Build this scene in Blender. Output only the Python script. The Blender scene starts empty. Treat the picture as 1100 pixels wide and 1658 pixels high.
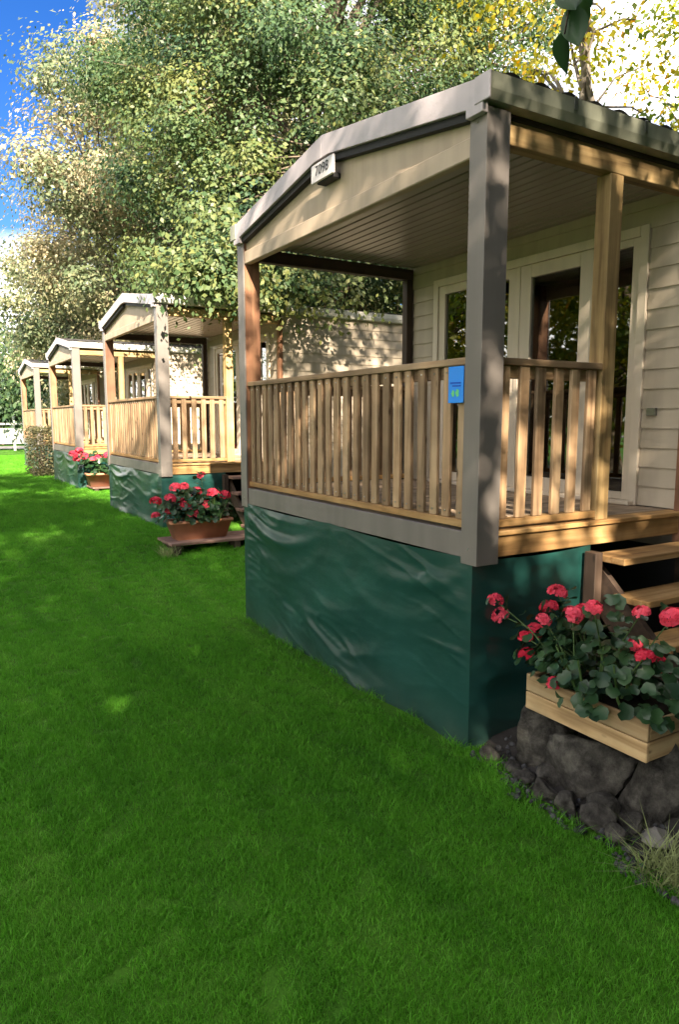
import bpy, bmesh, math, random
import numpy as np
from mathutils import Vector, Matrix, Quaternion, noise as mnoise
R = math.radians
scene = bpy.context.scene
col = scene.collection

# ------------------------------------------------------------------ camera
CAM_H = 1.90
cam_d = bpy.data.cameras.new('camera')
cam_d.sensor_fit = 'VERTICAL'; cam_d.sensor_height = 36.0
cam_d.lens = 1149.0 / 1658.0 * 36.0
cam_d.clip_start = 0.05; cam_d.clip_end = 3000
cam = bpy.data.objects.new('camera', cam_d); col.objects.link(cam)
cam.location = (0, 0, CAM_H)
cam.rotation_euler = (R(90 - 7.39), 0, R(-30.85))
scene.camera = cam

# ------------------------------------------------------------------ sky, sun, exposure
SUN_AZ, SUN_EL = 197.0, 31.0          # compass bearing from +Y towards +X
w = bpy.data.worlds.new('World'); scene.world = w; w.use_nodes = True
nt = w.node_tree; nt.nodes.clear()
sky = nt.nodes.new('ShaderNodeTexSky'); sky.sky_type = 'NISHITA'; sky.sun_disc = False
sky.sun_elevation = R(SUN_EL); sky.sun_rotation = R(SUN_AZ); sky.air_density = 0.9; sky.dust_density = 0.0; sky.ozone_density = 3.5
tc = nt.nodes.new('ShaderNodeTexCoord')
mp = nt.nodes.new('ShaderNodeMapping'); mp.inputs['Scale'].default_value = (1.0, 1.0, 1.9); mp.inputs['Location'].default_value = (3.4, 1.8, 0.8); mp.inputs['Rotation'].default_value = (0, 0, R(-23))
cn = nt.nodes.new('ShaderNodeTexNoise'); cn.inputs['Scale'].default_value = 1.35; cn.inputs['Detail'].default_value = 8; cn.inputs['Roughness'].default_value = 0.55
cr = nt.nodes.new('ShaderNodeValToRGB'); cr.color_ramp.elements[0].position = 0.44; cr.color_ramp.elements[1].position = 0.60
mixc = nt.nodes.new('ShaderNodeMixRGB'); mixc.inputs['Color2'].default_value = (19.6, 18.6, 17.4, 1)
bg = nt.nodes.new('ShaderNodeBackground'); bg.inputs['Strength'].default_value = 0.05
wo = nt.nodes.new('ShaderNodeOutputWorld')
L = nt.links.new
L(tc.outputs['Generated'], mp.inputs['Vector']); L(mp.outputs['Vector'], cn.inputs['Vector']); L(cn.outputs['Fac'], cr.inputs['Fac'])
L(cr.outputs['Color'], mixc.inputs['Fac']); hsv = nt.nodes.new('ShaderNodeHueSaturation'); hsv.inputs['Saturation'].default_value = 1.3; hsv.inputs['Hue'].default_value = 0.515; hsv.inputs['Value'].default_value = 0.78; L(sky.outputs['Color'], hsv.inputs['Color']); L(hsv.outputs['Color'], mixc.inputs['Color1']); L(mixc.outputs['Color'], bg.inputs['Color']); L(bg.outputs['Background'], wo.inputs['Surface'])

sd = bpy.data.lights.new('sun', 'SUN'); sd.energy = 4.6; sd.angle = R(0.55); sd.color = (1.0, 0.86, 0.66)
sun = bpy.data.objects.new('sun', sd); col.objects.link(sun)
SV = Vector((math.sin(R(SUN_AZ)) * math.cos(R(SUN_EL)), math.cos(R(SUN_AZ)) * math.cos(R(SUN_EL)), math.sin(R(SUN_EL))))
sun.rotation_euler = (-SV).to_track_quat('-Z', 'Y').to_euler(); sun.location = (0, 0, 30)

vs = scene.view_settings
vs.view_transform = 'Standard'; vs.look = 'None'; vs.exposure = 2.5; vs.gamma = 1.0; vs.use_curve_mapping = False
scene.render.engine = 'CYCLES'
scene.cycles.max_bounces = 6; scene.cycles.diffuse_bounces = 3; scene.cycles.glossy_bounces = 3; scene.cycles.transparent_max_bounces = 12; scene.cycles.use_denoising = True
scene.cycles.caustics_reflective = False; scene.cycles.caustics_refractive = False

# ------------------------------------------------------------------ materials
def new_mat(name):
    m = bpy.data.materials.new(name); m.use_nodes = True
    n = m.node_tree; b = n.nodes['Principled BSDF']
    return m, n, b, n.links.new
def nd(n, t, **kw):
    x = n.nodes.new(t)
    for k, v in kw.items(): setattr(x, k, v)
    return x
def ramp(n, stops):
    r = n.nodes.new('ShaderNodeValToRGB'); e = r.color_ramp.elements
    while len(e) < len(stops): e.new(0.5)
    for i, (p, c) in enumerate(stops): e[i].position = p; e[i].color = (*c, 1)
    return r
def bump(n, b, L, src, strength, dist=0.01):
    bp = nd(n, 'ShaderNodeBump'); bp.inputs['Strength'].default_value = strength; bp.inputs['Distance'].default_value = dist
    L(src, bp.inputs['Height']); L(bp.outputs['Normal'], b.inputs['Normal'])
def wood(name, dark, mid, light, axis, rough=0.7):
    m, n, b, L = new_mat(name)
    t = nd(n, 'ShaderNodeTexCoord'); oi = nd(n, 'ShaderNodeObjectInfo')
    mul = nd(n, 'ShaderNodeVectorMath', operation='SCALE'); mul.inputs['Scale'].default_value = 37.0
    cmb = nd(n, 'ShaderNodeCombineXYZ')
    for k in range(3): L(oi.outputs['Random'], cmb.inputs[k])
    L(cmb.outputs[0], mul.inputs[0])
    add = nd(n, 'ShaderNodeVectorMath', operation='ADD'); L(t.outputs['Object'], add.inputs[0]); L(mul.outputs[0], add.inputs[1])
    mpp = nd(n, 'ShaderNodeMapping'); sc = [22.0, 22.0, 22.0]; sc['xyz'.index(axis)] = 1.1
    mpp.inputs['Scale'].default_value = sc; L(add.outputs[0], mpp.inputs['Vector'])
    no = nd(n, 'ShaderNodeTexNoise'); no.inputs['Scale'].default_value = 1.0; no.inputs['Detail'].default_value = 6; no.inputs['Distortion'].default_value = 0.6
    L(mpp.outputs[0], no.inputs['Vector'])
    # weathering blotches and knots
    n2 = nd(n, 'ShaderNodeTexNoise'); n2.inputs['Scale'].default_value = 4.0; n2.inputs['Detail'].default_value = 4; L(add.outputs[0], n2.inputs['Vector'])
    vo = nd(n, 'ShaderNodeTexVoronoi'); vo.inputs['Scale'].default_value = 3.0
    mv = nd(n, 'ShaderNodeMapping'); sv = [2.6, 2.6, 2.6]; sv['xyz'.index(axis)] = 1.0; mv.inputs['Scale'].default_value = sv
    L(add.outputs[0], mv.inputs['Vector']); L(mv.outputs[0], vo.inputs['Vector'])
    kn = ramp(n, [(0.03, (1, 1, 1)), (0.10, (0, 0, 0))]); L(vo.outputs['Distance'], kn.inputs['Fac'])
    r = ramp(n, [(0.3, dark), (0.5, mid), (0.72, light)]); L(no.outputs['Fac'], r.inputs['Fac'])
    hs = nd(n, 'ShaderNodeHueSaturation')
    mr = nd(n, 'ShaderNodeMapRange'); mr.inputs['To Min'].default_value = 0.68; mr.inputs['To Max'].default_value = 1.25; L(oi.outputs['Random'], mr.inputs['Value'])
    L(mr.outputs[0], hs.inputs['Value'])
    m1 = nd(n, 'ShaderNodeMixRGB', blend_type='MULTIPLY'); m1.inputs['Fac'].default_value = 0.55
    r2 = ramp(n, [(0.35, (0.45, 0.45, 0.42)), (0.6, (1, 1, 1))]); L(n2.outputs['Fac'], r2.inputs['Fac'])
    L(r.outputs[0], m1.inputs['Color1']); L(r2.outputs[0], m1.inputs['Color2'])
    m2 = nd(n, 'ShaderNodeMixRGB'); m2.inputs['Color2'].default_value = (dark[0] * .4, dark[1] * .35, dark[2] * .3, 1)
    L(kn.outputs[0], m2.inputs['Fac']); L(m1.outputs[0], m2.inputs['Color1']); L(m2.outputs[0], hs.inputs['Color']); L(hs.outputs[0], b.inputs['Base Color'])
    b.inputs['Roughness'].default_value = rough; bump(n, b, L, no.outputs['Fac'], 0.35, 0.004)
    return m
def paint(name, c, rough=0.5, var=0.12, scale=3.0, bumps=0.1, fine=60.0, spec=0.4, rnd=0.0, streak=0.0):
    m, n, b, L = new_mat(name)
    t = nd(n, 'ShaderNodeTexCoord'); no = nd(n, 'ShaderNodeTexNoise'); no.inputs['Scale'].default_value = scale; no.inputs['Detail'].default_value = 6; L(t.outputs['Object'], no.inputs['Vector'])
    r = ramp(n, [(0.3, tuple(x * (1 - var) for x in c)), (0.7, tuple(x * (1 + var) for x in c))]); L(no.outputs['Fac'], r.inputs['Fac'])
    out = r.outputs[0]
    if streak:
        ms = nd(n, 'ShaderNodeMapping'); ms.inputs['Scale'].default_value = (9, 9, 0.7); L(t.outputs['Object'], ms.inputs['Vector'])
        ns = nd(n, 'ShaderNodeTexNoise'); ns.inputs['Scale'].default_value = 1.0; ns.inputs['Detail'].default_value = 5; L(ms.outputs[0], ns.inputs['Vector'])
        rs = ramp(n, [(0.38, (1 - streak,) * 3), (0.58, (1, 1, 1))]); L(ns.outputs['Fac'], rs.inputs['Fac'])
        mm = nd(n, 'ShaderNodeMixRGB', blend_type='MULTIPLY'); mm.inputs['Fac'].default_value = 1; L(out, mm.inputs['Color1']); L(rs.outputs[0], mm.inputs['Color2']); out = mm.outputs[0]
    if rnd:
        oi = nd(n, 'ShaderNodeObjectInfo'); mr = nd(n, 'ShaderNodeMapRange'); mr.inputs['To Min'].default_value = 1 - rnd; mr.inputs['To Max'].default_value = 1 + rnd
        L(oi.outputs['Random'], mr.inputs['Value']); hs = nd(n, 'ShaderNodeHueSaturation'); L(mr.outputs[0], hs.inputs['Value']); L(out, hs.inputs['Color']); out = hs.outputs[0]
    L(out, b.inputs['Base Color']); b.inputs['Roughness'].default_value = rough; b.inputs['Specular IOR Level'].default_value = spec
    nf = nd(n, 'ShaderNodeTexNoise'); nf.inputs['Scale'].default_value = fine; nf.inputs['Detail'].default_value = 3; L(t.outputs['Object'], nf.inputs['Vector'])
    bump(n, b, L, nf.outputs['Fac'], bumps, 0.004)
    return m
M = {}
PINE = ((0.165, 0.095, 0.05), (0.335, 0.215, 0.12), (0.46, 0.325, 0.20))
for ax in 'xyz': M['pine_' + ax] = wood('pine_' + ax, *PINE, ax)
for ax in 'xz': M['gold_' + ax] = wood('gold_' + ax, (0.20, 0.12, 0.045), (0.41, 0.275, 0.12), (0.54, 0.385, 0.19), ax)
for ax in 'xyz': M['rust_' + ax] = wood('rust_' + ax, (0.15, 0.065, 0.035), (0.27, 0.125, 0.065), (0.36, 0.19, 0.10), ax)
M['deck_x'] = wood('deck_x', (0.24, 0.17, 0.12), (0.38, 0.28, 0.20), (0.48, 0.37, 0.28), 'x', 0.65)
M['orange_x'] = wood('orange_x', (0.24, 0.125, 0.045), (0.42, 0.24, 0.09), (0.55, 0.35, 0.16), 'x')
M['orange_y'] = wood('orange_y', (0.24, 0.125, 0.045), (0.42, 0.24, 0.09), (0.55, 0.35, 0.16), 'y')
M['box_x'] = wood('box_x', (0.24, 0.14, 0.06), (0.44, 0.29, 0.145), (0.56, 0.41, 0.23), 'x')
M['box_y'] = wood('box_y', (0.24, 0.14, 0.06), (0.44, 0.29, 0.145), (0.56, 0.41, 0.23), 'y')
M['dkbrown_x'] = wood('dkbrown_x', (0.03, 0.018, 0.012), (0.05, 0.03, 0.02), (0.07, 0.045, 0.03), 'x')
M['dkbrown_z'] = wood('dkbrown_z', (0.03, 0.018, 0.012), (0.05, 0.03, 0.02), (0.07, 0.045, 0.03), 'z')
M['oldstep_x'] = wood('oldstep_x', (0.14, 0.075, 0.06), (0.26, 0.15, 0.12), (0.34, 0.22, 0.18), 'x')
M['taupe'] = paint('taupe', (0.175, 0.156, 0.146), 0.42, 0.10, 2.0, 0.06, 90, 0.5, 0, 0.12)
M['fascia'] = paint('fascia', (0.45, 0.40, 0.43), 0.38, 0.10, 2.5, 0.06, 90, 0.5, 0, 0.10)
M['gable'] = paint('gable', (0.44, 0.35, 0.265), 0.6, 0.10, 2.5, 0.1, 90, 0.4, 0, 0.12)
M['flat_black'] = paint('flat_black', (0.012, 0.012, 0.014), 0.7, 0.2)  # near-black for painted shade gaps and the plate bracket
M['siding'] = paint('siding', (0.45, 0.38, 0.30), 0.62, 0.07, 1.5, 0.12, 70, 0.35, 0.05, 0.10)
M['backing'] = paint('backing', (0.20, 0.17, 0.13), 0.8)
M['interior'] = paint('interior', (0.16, 0.12, 0.09), 0.8)
M['soffit'] = paint('soffit', (0.30, 0.262, 0.24), 0.33, 0.08, 2.0, 0.05, 60, 0.5, 0.05)
M['trim'] = paint('trim', (0.68, 0.585, 0.485), 0.5, 0.06, 3, 0.06, 80, 0.4, 0, 0.08)
M['gutter_green'] = paint('gutter_green', (0.27, 0.28, 0.22), 0.45, 0.14, 4, 0.08, 60, 0.5, 0, 0.18)
M['gutter_white'] = paint('gutter_white', (0.72, 0.70, 0.66), 0.4, 0.08, 4, 0.06, 60, 0.5, 0, 0.12)
M['roofing'] = paint('roofing', (0.055, 0.052, 0.055), 0.55, 0.25, 3, 0.2, 50, 0.4, 0, 0.2)
M['metal'] = paint('metal', (0.35, 0.35, 0.34), 0.3); M['metal'].node_tree.nodes['Principled BSDF'].inputs['Metallic'].default_value = 0.9
M['white'] = paint('white', (0.44, 0.45, 0.44), 0.5, 0.06)
M['ink'] = paint('ink', (0.02, 0.02, 0.025), 0.6)
M['plate'] = paint('plate', (0.52, 0.50, 0.52), 0.4, 0.05)
M['blue'] = paint('blue', (0.035, 0.26, 0.85), 0.4, 0.04)
M['darkblue'] = paint('darkblue', (0.01, 0.08, 0.5), 0.4)
M['lime'] = paint('lime', (0.15, 0.62, 0.25), 0.4)
M['terracotta'] = paint('terracotta', (0.50, 0.22, 0.13), 0.75, 0.2, 5, 0.25, 50)
M['soil'] = paint('soil', (0.022, 0.016, 0.012), 0.95, 0.5, 9, 1.0, 45, 0.2)
M['bedsoil'] = paint('bedsoil', (0.040, 0.036, 0.034), 0.95, 0.5, 7, 1.0, 45, 0.2)
M['rock_dark'] = paint('rock_dark', (0.046, 0.041, 0.036), 0.95, 0.6, 6, 1.0, 22, 0.15, 0.25)
M['rock_pale'] = paint('rock_pale', (0.20, 0.185, 0.165), 0.9, 0.3, 8, 0.8, 30, 0.3, 0.1)
def mat_rock():
    m, n, b, L = new_mat('rock_dark'); t = nd(n, 'ShaderNodeTexCoord'); oi = nd(n, 'ShaderNodeObjectInfo')
    n1 = nd(n, 'ShaderNodeTexNoise'); n1.inputs['Scale'].default_value = 7; n1.inputs['Detail'].default_value = 10; n1.inputs['Roughness'].default_value = 0.7; L(t.outputs['Object'], n1.inputs['Vector'])
    r = ramp(n, [(0.35, (0.024, 0.022, 0.020)), (0.50, (0.088, 0.081, 0.072)), (0.63, (0.18, 0.167, 0.145)), (0.78, (0.28, 0.265, 0.225))]); L(n1.outputs['Fac'], r.inputs['Fac']); L(r.outputs[0], b.inputs['Base Color'])
    n2 = nd(n, 'ShaderNodeTexNoise'); n2.inputs['Scale'].default_value = 18; n2.inputs['Detail'].default_value = 10; n2.inputs['Roughness'].default_value = 0.75; L(t.outputs['Object'], n2.inputs['Vector'])
    bump(n, b, L, n2.outputs['Fac'], 1.0, 0.05); b.inputs['Roughness'].default_value = 0.95; b.inputs['Specular IOR Level'].default_value = 0.15
    return m
M['rock_dark'] = mat_rock()
M['gravel'] = paint('gravel', (0.050, 0.050, 0.054), 0.9, 0.6, 14, 0.6, 60)
M['track'] = paint('track', (0.30, 0.27, 0.23), 0.95, 0.25, 2, 0.8, 40)
M['roadway'] = paint('roadway', (0.16, 0.155, 0.16), 0.9, 0.2, 2, 0.5, 50)

def mat_glass():
    m, n, b, L = new_mat('glass'); n.nodes.remove(b)
    out = n.nodes['Material Output']
    tr = nd(n, 'ShaderNodeBsdfTransparent'); tr.inputs['Color'].default_value = (0.42, 0.44, 0.43, 1)
    gl = nd(n, 'ShaderNodeBsdfGlossy'); gl.inputs['Roughness'].default_value = 0.015; gl.inputs['Color'].default_value = (0.95, 0.97, 0.95, 1)
    t = nd(n, 'ShaderNodeTexCoord'); no = nd(n, 'ShaderNodeTexNoise'); no.inputs['Scale'].default_value = 1.4; L(t.outputs['Object'], no.inputs['Vector'])
    bp = nd(n, 'ShaderNodeBump'); bp.inputs['Strength'].default_value = 0.05; bp.inputs['Distance'].default_value = 0.02; L(no.outputs['Fac'], bp.inputs['Height']); L(bp.outputs[0], gl.inputs['Normal'])
    fr = nd(n, 'ShaderNodeFresnel'); fr.inputs['IOR'].default_value = 2.3
    mx = nd(n, 'ShaderNodeMixShader'); L(fr.outputs[0], mx.inputs[0]); L(tr.outputs[0], mx.inputs[1]); L(gl.outputs[0], mx.inputs[2]); L(mx.outputs[0], out.inputs['Surface'])
    return m
M['glass'] = mat_glass()
def mat_tarp():
    m, n, b, L = new_mat('tarp')
    t = nd(n, 'ShaderNodeTexCoord'); no = nd(n, 'ShaderNodeTexNoise'); no.inputs['Scale'].default_value = 2.2; no.inputs['Detail'].default_value = 6; L(t.outputs['Object'], no.inputs['Vector'])
    r = ramp(n, [(0.3, (0.007, 0.039, 0.035)), (0.7, (0.013, 0.062, 0.055))]); L(no.outputs['Fac'], r.inputs['Fac'])
    # dust and mud splashes near the hem
    sp = nd(n, 'ShaderNodeSeparateXYZ'); L(t.outputs['Object'], sp.inputs[0])
    mr = nd(n, 'ShaderNodeMapRange'); mr.inputs['From Min'].default_value = 0.0; mr.inputs['From Max'].default_value = 0.30; mr.inputs['To Min'].default_value = 0.55; mr.inputs['To Max'].default_value = 0.0; L(sp.outputs['Z'], mr.inputs['Value'])
    n3 = nd(n, 'ShaderNodeTexNoise'); n3.inputs['Scale'].default_value = 9; n3.inputs['Detail'].default_value = 6; L(t.outputs['Object'], n3.inputs['Vector'])
    mu = nd(n, 'ShaderNodeMath', operation='MULTIPLY'); L(mr.outputs[0], mu.inputs[0]); L(n3.outputs['Fac'], mu.inputs[1])
    mx = nd(n, 'ShaderNodeMixRGB'); mx.inputs['Color2'].default_value = (0.05, 0.055, 0.04, 1); L(mu.outputs[0], mx.inputs['Fac']); L(r.outputs[0], mx.inputs['Color1'])
    L(mx.outputs[0], b.inputs['Base Color'])
    b.inputs['Roughness'].default_value = 0.30; b.inputs['Specular IOR Level'].default_value = 0.65
    mpp = nd(n, 'ShaderNodeMapping'); mpp.inputs['Scale'].default_value = (7, 7, 22); L(t.outputs['Object'], mpp.inputs['Vector'])
    n2 = nd(n, 'ShaderNodeTexNoise'); n2.inputs['Scale'].default_value = 1; n2.inputs['Detail'].default_value = 5; L(mpp.outputs[0], n2.inputs['Vector'])
    bump(n, b, L, n2.outputs['Fac'], 0.16, 0.012)
    return m
M['tarp'] = mat_tarp()
def mat_leaf(name, stops, trans=0.35, gloss=0.35):
    m, n, b, L = new_mat(name); out = n.nodes['Material Output']
    at = nd(n, 'ShaderNodeAttribute'); at.attribute_name = 'tint'
    r = ramp(n, stops); L(at.outputs['Fac'], r.inputs['Fac']); L(r.outputs[0], b.inputs['Base Color'])
    b.inputs['Roughness'].default_value = 0.45; b.inputs['Specular IOR Level'].default_value = gloss
    tl = nd(n, 'ShaderNodeBsdfTranslucent')
    hs = nd(n, 'ShaderNodeHueSaturation'); hs.inputs['Hue'].default_value = 0.485; hs.inputs['Saturation'].default_value = 1.1; hs.inputs['Value'].default_value = 1.5; L(r.outputs[0], hs.inputs['Color']); L(hs.outputs[0], tl.inputs['Color'])
    mx = nd(n, 'ShaderNodeMixShader'); mx.inputs[0].default_value = trans; L(b.outputs[0], mx.inputs[1]); L(tl.outputs[0], mx.inputs[2]); L(mx.outputs[0], out.inputs['Surface'])
    return m
M['leaf_silver'] = mat_leaf('leaf_silver', [(0.0, (0.05, 0.095, 0.055)), (0.5, (0.13, 0.165, 0.085)), (0.85, (0.29, 0.28, 0.16)), (1.0, (0.42, 0.37, 0.24))])
M['leaf_green'] = mat_leaf('leaf_green', [(0.0, (0.028, 0.065, 0.036)), (0.5, (0.070, 0.125, 0.050)), (1.0, (0.18, 0.20, 0.065))])
M['leaf_yellow'] = mat_leaf('leaf_yellow', [(0.0, (0.08, 0.14, 0.02)), (0.45, (0.21, 0.24, 0.03)), (0.88, (0.40, 0.34, 0.04)), (1.0, (0.44, 0.24, 0.04))], 0.5)
M['leaf_shade'] = mat_leaf('leaf_shade', [(0.0, (0.03, 0.075, 0.02)), (1.0, (0.09, 0.13, 0.03))], 0.3)
M['leaf_shrub'] = mat_leaf('leaf_shrub', [(0.0, (0.05, 0.055, 0.03)), (0.6, (0.10, 0.10, 0.05)), (1.0, (0.16, 0.13, 0.07))], 0.2)
def mat_objleaf(name, c0, c1, trans=0.2, rough=0.4):
    m, n, b, L = new_mat(name); out = n.nodes['Material Output']
    oi = nd(n, 'ShaderNodeObjectInfo'); r = ramp(n, [(0, c0), (1, c1)]); L(oi.outputs['Random'], r.inputs['Fac'])
    t = nd(n, 'ShaderNodeTexCoord'); no = nd(n, 'ShaderNodeTexNoise'); no.inputs['Scale'].default_value = 40; L(t.outputs['Object'], no.inputs['Vector'])
    mm = nd(n, 'ShaderNodeMixRGB', blend_type='OVERLAY'); mm.inputs['Fac'].default_value = 0.5; L(r.outputs[0], mm.inputs['Color1']); L(no.outputs['Color'], mm.inputs['Color2'])
    L(r.outputs[0], b.inputs['Base Color']); b.inputs['Roughness'].default_value = rough
    tl = nd(n, 'ShaderNodeBsdfTranslucent'); L(r.outputs[0], tl.inputs['Color'])
    mx = nd(n, 'ShaderNodeMixShader'); mx.inputs[0].default_value = trans; L(b.outputs[0], mx.inputs[1]); L(tl.outputs[0], mx.inputs[2]); L(mx.outputs[0], out.inputs['Surface'])
    return m
M['geranium_leaf'] = mat_objleaf('geranium_leaf', (0.012, 0.038, 0.016), (0.032, 0.082, 0.028))
M['petal'] = mat_objleaf('petal', (0.68, 0.012, 0.055), (0.88, 0.10, 0.17), 0.3, 0.55)
M['stem'] = paint('stem', (0.06, 0.11, 0.03), 0.6)
M['sprig_leaf'] = mat_objleaf('sprig_leaf', (0.02, 0.06, 0.02), (0.04, 0.10, 0.02), 0.25)
M['bark'] = paint('bark', (0.13, 0.10, 0.075), 0.9, 0.45, 5, 0.9, 24)
M['bark_grey'] = paint('bark_grey', (0.16, 0.14, 0.12), 0.9, 0.4, 5, 0.8, 24)

def mat_lawn(name, blade):
    m, n, b, L = new_mat(name)
    g = nd(n, 'ShaderNodeNewGeometry')
    n1 = nd(n, 'ShaderNodeTexNoise'); n1.inputs['Scale'].default_value = 0.55; n1.inputs['Detail'].default_value = 5; L(g.outputs['Position'], n1.inputs['Vector'])
    mpp = nd(n, 'ShaderNodeMapping'); mpp.inputs['Rotation'].default_value = (0, 0, R(-20)); mpp.inputs['Scale'].default_value = (2.2, 0.35, 1); L(g.outputs['Position'], mpp.inputs['Vector'])
    n2 = nd(n, 'ShaderNodeTexNoise'); n2.inputs['Scale'].default_value = 2.0; n2.inputs['Detail'].default_value = 3; L(mpp.outputs[0], n2.inputs['Vector'])
    ad = nd(n, 'ShaderNodeMath', operation='ADD'); L(n1.outputs['Fac'], ad.inputs[0]); L(n2.outputs['Fac'], ad.inputs[1])
    hf = nd(n, 'ShaderNodeMath', operation='MULTIPLY'); hf.inputs[1].default_value = 0.5; L(ad.outputs[0], hf.inputs[0])
    if blade:
        r = ramp(n, [(0.36, (0.085, 0.285, 0.020)), (0.52, (0.118, 0.355, 0.026)), (0.66, (0.165, 0.40, 0.045))])
        L(hf.outputs[0], r.inputs['Fac'])
        at = nd(n, 'ShaderNodeAttribute'); at.attribute_name = 'tint'
        mr = nd(n, 'ShaderNodeMapRange'); mr.inputs['To Min'].default_value = 0.7; mr.inputs['To Max'].default_value = 1.35; L(at.outputs['Fac'], mr.inputs['Value'])
        hs = nd(n, 'ShaderNodeHueSaturation'); L(mr.outputs[0], hs.inputs['Value']); L(r.outputs[0], hs.inputs['Color']); L(hs.outputs[0], b.inputs['Base Color'])
        b.inputs['Roughness'].default_value = 0.55; b.inputs['Specular IOR Level'].default_value = 0.25
        out = n.nodes['Material Output']; tl = nd(n, 'ShaderNodeBsdfTranslucent'); L(hs.outputs[0], tl.inputs['Color'])
        mx = nd(n, 'ShaderNodeMixShader'); mx.inputs[0].default_value = 0.45; L(b.outputs[0], mx.inputs[1]); L(tl.outputs[0], mx.inputs[2]); L(mx.outputs[0], out.inputs['Surface'])
    else:
        r = ramp(n, [(0.36, (0.035, 0.11, 0.010)), (0.52, (0.050, 0.145, 0.012)), (0.66, (0.07, 0.17, 0.018))])
        L(hf.outputs[0], r.inputs['Fac']); L(r.outputs[0], b.inputs['Base Color']); b.inputs['Roughness'].default_value = 0.9; b.inputs['Specular IOR Level'].default_value = 0.1
        n3 = nd(n, 'ShaderNodeTexNoise'); n3.inputs['Scale'].default_value = 45; n3.inputs['Detail'].default_value = 4; L(g.outputs['Position'], n3.inputs['Vector']); bump(n, b, L, n3.outputs['Fac'], 0.8, 0.02)
    return m
M['lawn'] = mat_lawn('lawn', False); M['blade'] = mat_lawn('blade', True)

# ------------------------------------------------------------------ helpers
OFF = {}
def tag(o, label=None, cat=None, group=None, kind=None):
    if label: o['label'] = label
    if cat: o['category'] = cat
    if group: o['group'] = group
    if kind: o['kind'] = kind
    return o
def link(name, me, mat=None, parent=None, loc=(0, 0, 0), rot=None, smooth=False):
    o = bpy.data.objects.new(name, me); col.objects.link(o)
    if mat is not None and me is not None and len(me.materials) == 0: me.materials.append(M[mat] if isinstance(mat, str) else mat)
    loc = Vector(loc)
    if parent is not None:
        o.parent = parent; o.location = loc - OFF.get(parent.name, Vector((0, 0, 0)))
    else: o.location = loc
    if rot: o.rotation_euler = rot
    OFF[o.name] = loc if parent is not None else Vector((0, 0, 0))
    if smooth and me is not None: me.polygons.foreach_set('use_smooth', [True] * len(me.polygons))
    return o
def empty(name, loc, rz=0):
    o = bpy.data.objects.new(name, None); col.objects.link(o); o.location = loc; o.rotation_euler = (0, 0, rz); o.empty_display_size = 0.2
    OFF[o.name] = Vector((0, 0, 0)); return o
_cache = {}
def boxmesh(dx, dy, dz, mat, bev=0.004):
    k = (round(dx, 4), round(dy, 4), round(dz, 4), mat, bev)
    if k in _cache: return _cache[k]
    bm = bmesh.new(); bmesh.ops.create_cube(bm, size=1)
    for v in bm.verts: v.co = Vector((v.co.x * dx, v.co.y * dy, v.co.z * dz))
    if bev: bmesh.ops.bevel(bm, geom=bm.edges[:], offset=min(bev, min(dx, dy, dz) * 0.3), segments=1, affect='EDGES')
    me = bpy.data.meshes.new('box'); bm.to_mesh(me); bm.free(); me.materials.append(M[mat]); _cache[k] = me
    return me
def box(name, a, b, mat, parent=None, bev=0.004, rot=None):
    d = [abs(b[i] - a[i]) for i in range(3)]; c = [(a[i] + b[i]) / 2 for i in range(3)]
    return link(name, boxmesh(*d, mat, bev), None, parent, c, rot)
def multibox(name, boxes, mat, parent=None, bev=0.003):
    """several boxes of ONE part joined in one mesh (frame of a door and the like)"""
    k = ('mb', tuple(tuple(round(v, 4) for v in bx[0] + bx[1]) for bx in boxes), mat)
    if k not in _cache:
        bm = bmesh.new()
        for a, b in boxes:
            r = bmesh.ops.create_cube(bm, size=1); vs_ = r['verts']
            for v in vs_: v.co = Vector([(a[i] + b[i]) / 2 + v.co[i] * abs(b[i] - a[i]) for i in range(3)])
            es = list({e for v in vs_ for e in v.link_edges}); bmesh.ops.bevel(bm, geom=es, offset=bev, segments=1, affect='EDGES')
        me = bpy.data.meshes.new(name); bm.to_mesh(me); bm.free(); me.materials.append(M[mat]); _cache[k] = me
    return link(name, _cache[k], None, parent, (0, 0, 0))
def prism(name, pts, axis, lo, hi, mat, parent=None, loc=(0, 0, 0), bev=0.0):
    """polygon pts extruded along axis ('x': pts are (y,z); 'y': (x,z); 'z': (x,y))"""
    def P(p, t): return {'x': (t, p[0], p[1]), 'y': (p[0], t, p[1]), 'z': (p[0], p[1], t)}[axis]
    bm = bmesh.new(); A = [bm.verts.new(P(p, lo)) for p in pts]; B = [bm.verts.new(P(p, hi)) for p in pts]
    n = len(pts); bm.faces.new(A); bm.faces.new(B[::-1])
    for i in range(n): bm.faces.new((A[i], B[i], B[(i + 1) % n], A[(i + 1) % n]))
    bmesh.ops.recalc_face_normals(bm, faces=bm.faces)
    if bev: bmesh.ops.bevel(bm, geom=bm.edges[:], offset=bev, segments=1, affect='EDGES')
    me = bpy.data.meshes.new(name); bm.to_mesh(me); bm.free()
    return link(name, me, mat, parent, loc)
def np_mesh(name, V, F, smooth=False):
    """V (n,3) array, F (m,k) array of equal polygons"""
    V = np.asarray(V, np.float32); F = np.asarray(F, np.int32); k = F.shape[1]
    me = bpy.data.meshes.new(name); me.vertices.add(len(V)); me.vertices.foreach_set('co', V.ravel())
    me.loops.add(F.size); me.loops.foreach_set('vertex_index', F.ravel())
    me.polygons.add(len(F)); me.polygons.foreach_set('loop_start', np.arange(0, F.size, k, dtype=np.int32))
    if smooth: me.polygons.foreach_set('use_smooth', np.ones(len(F), bool))
    me.update(calc_edges=True); return me
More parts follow.
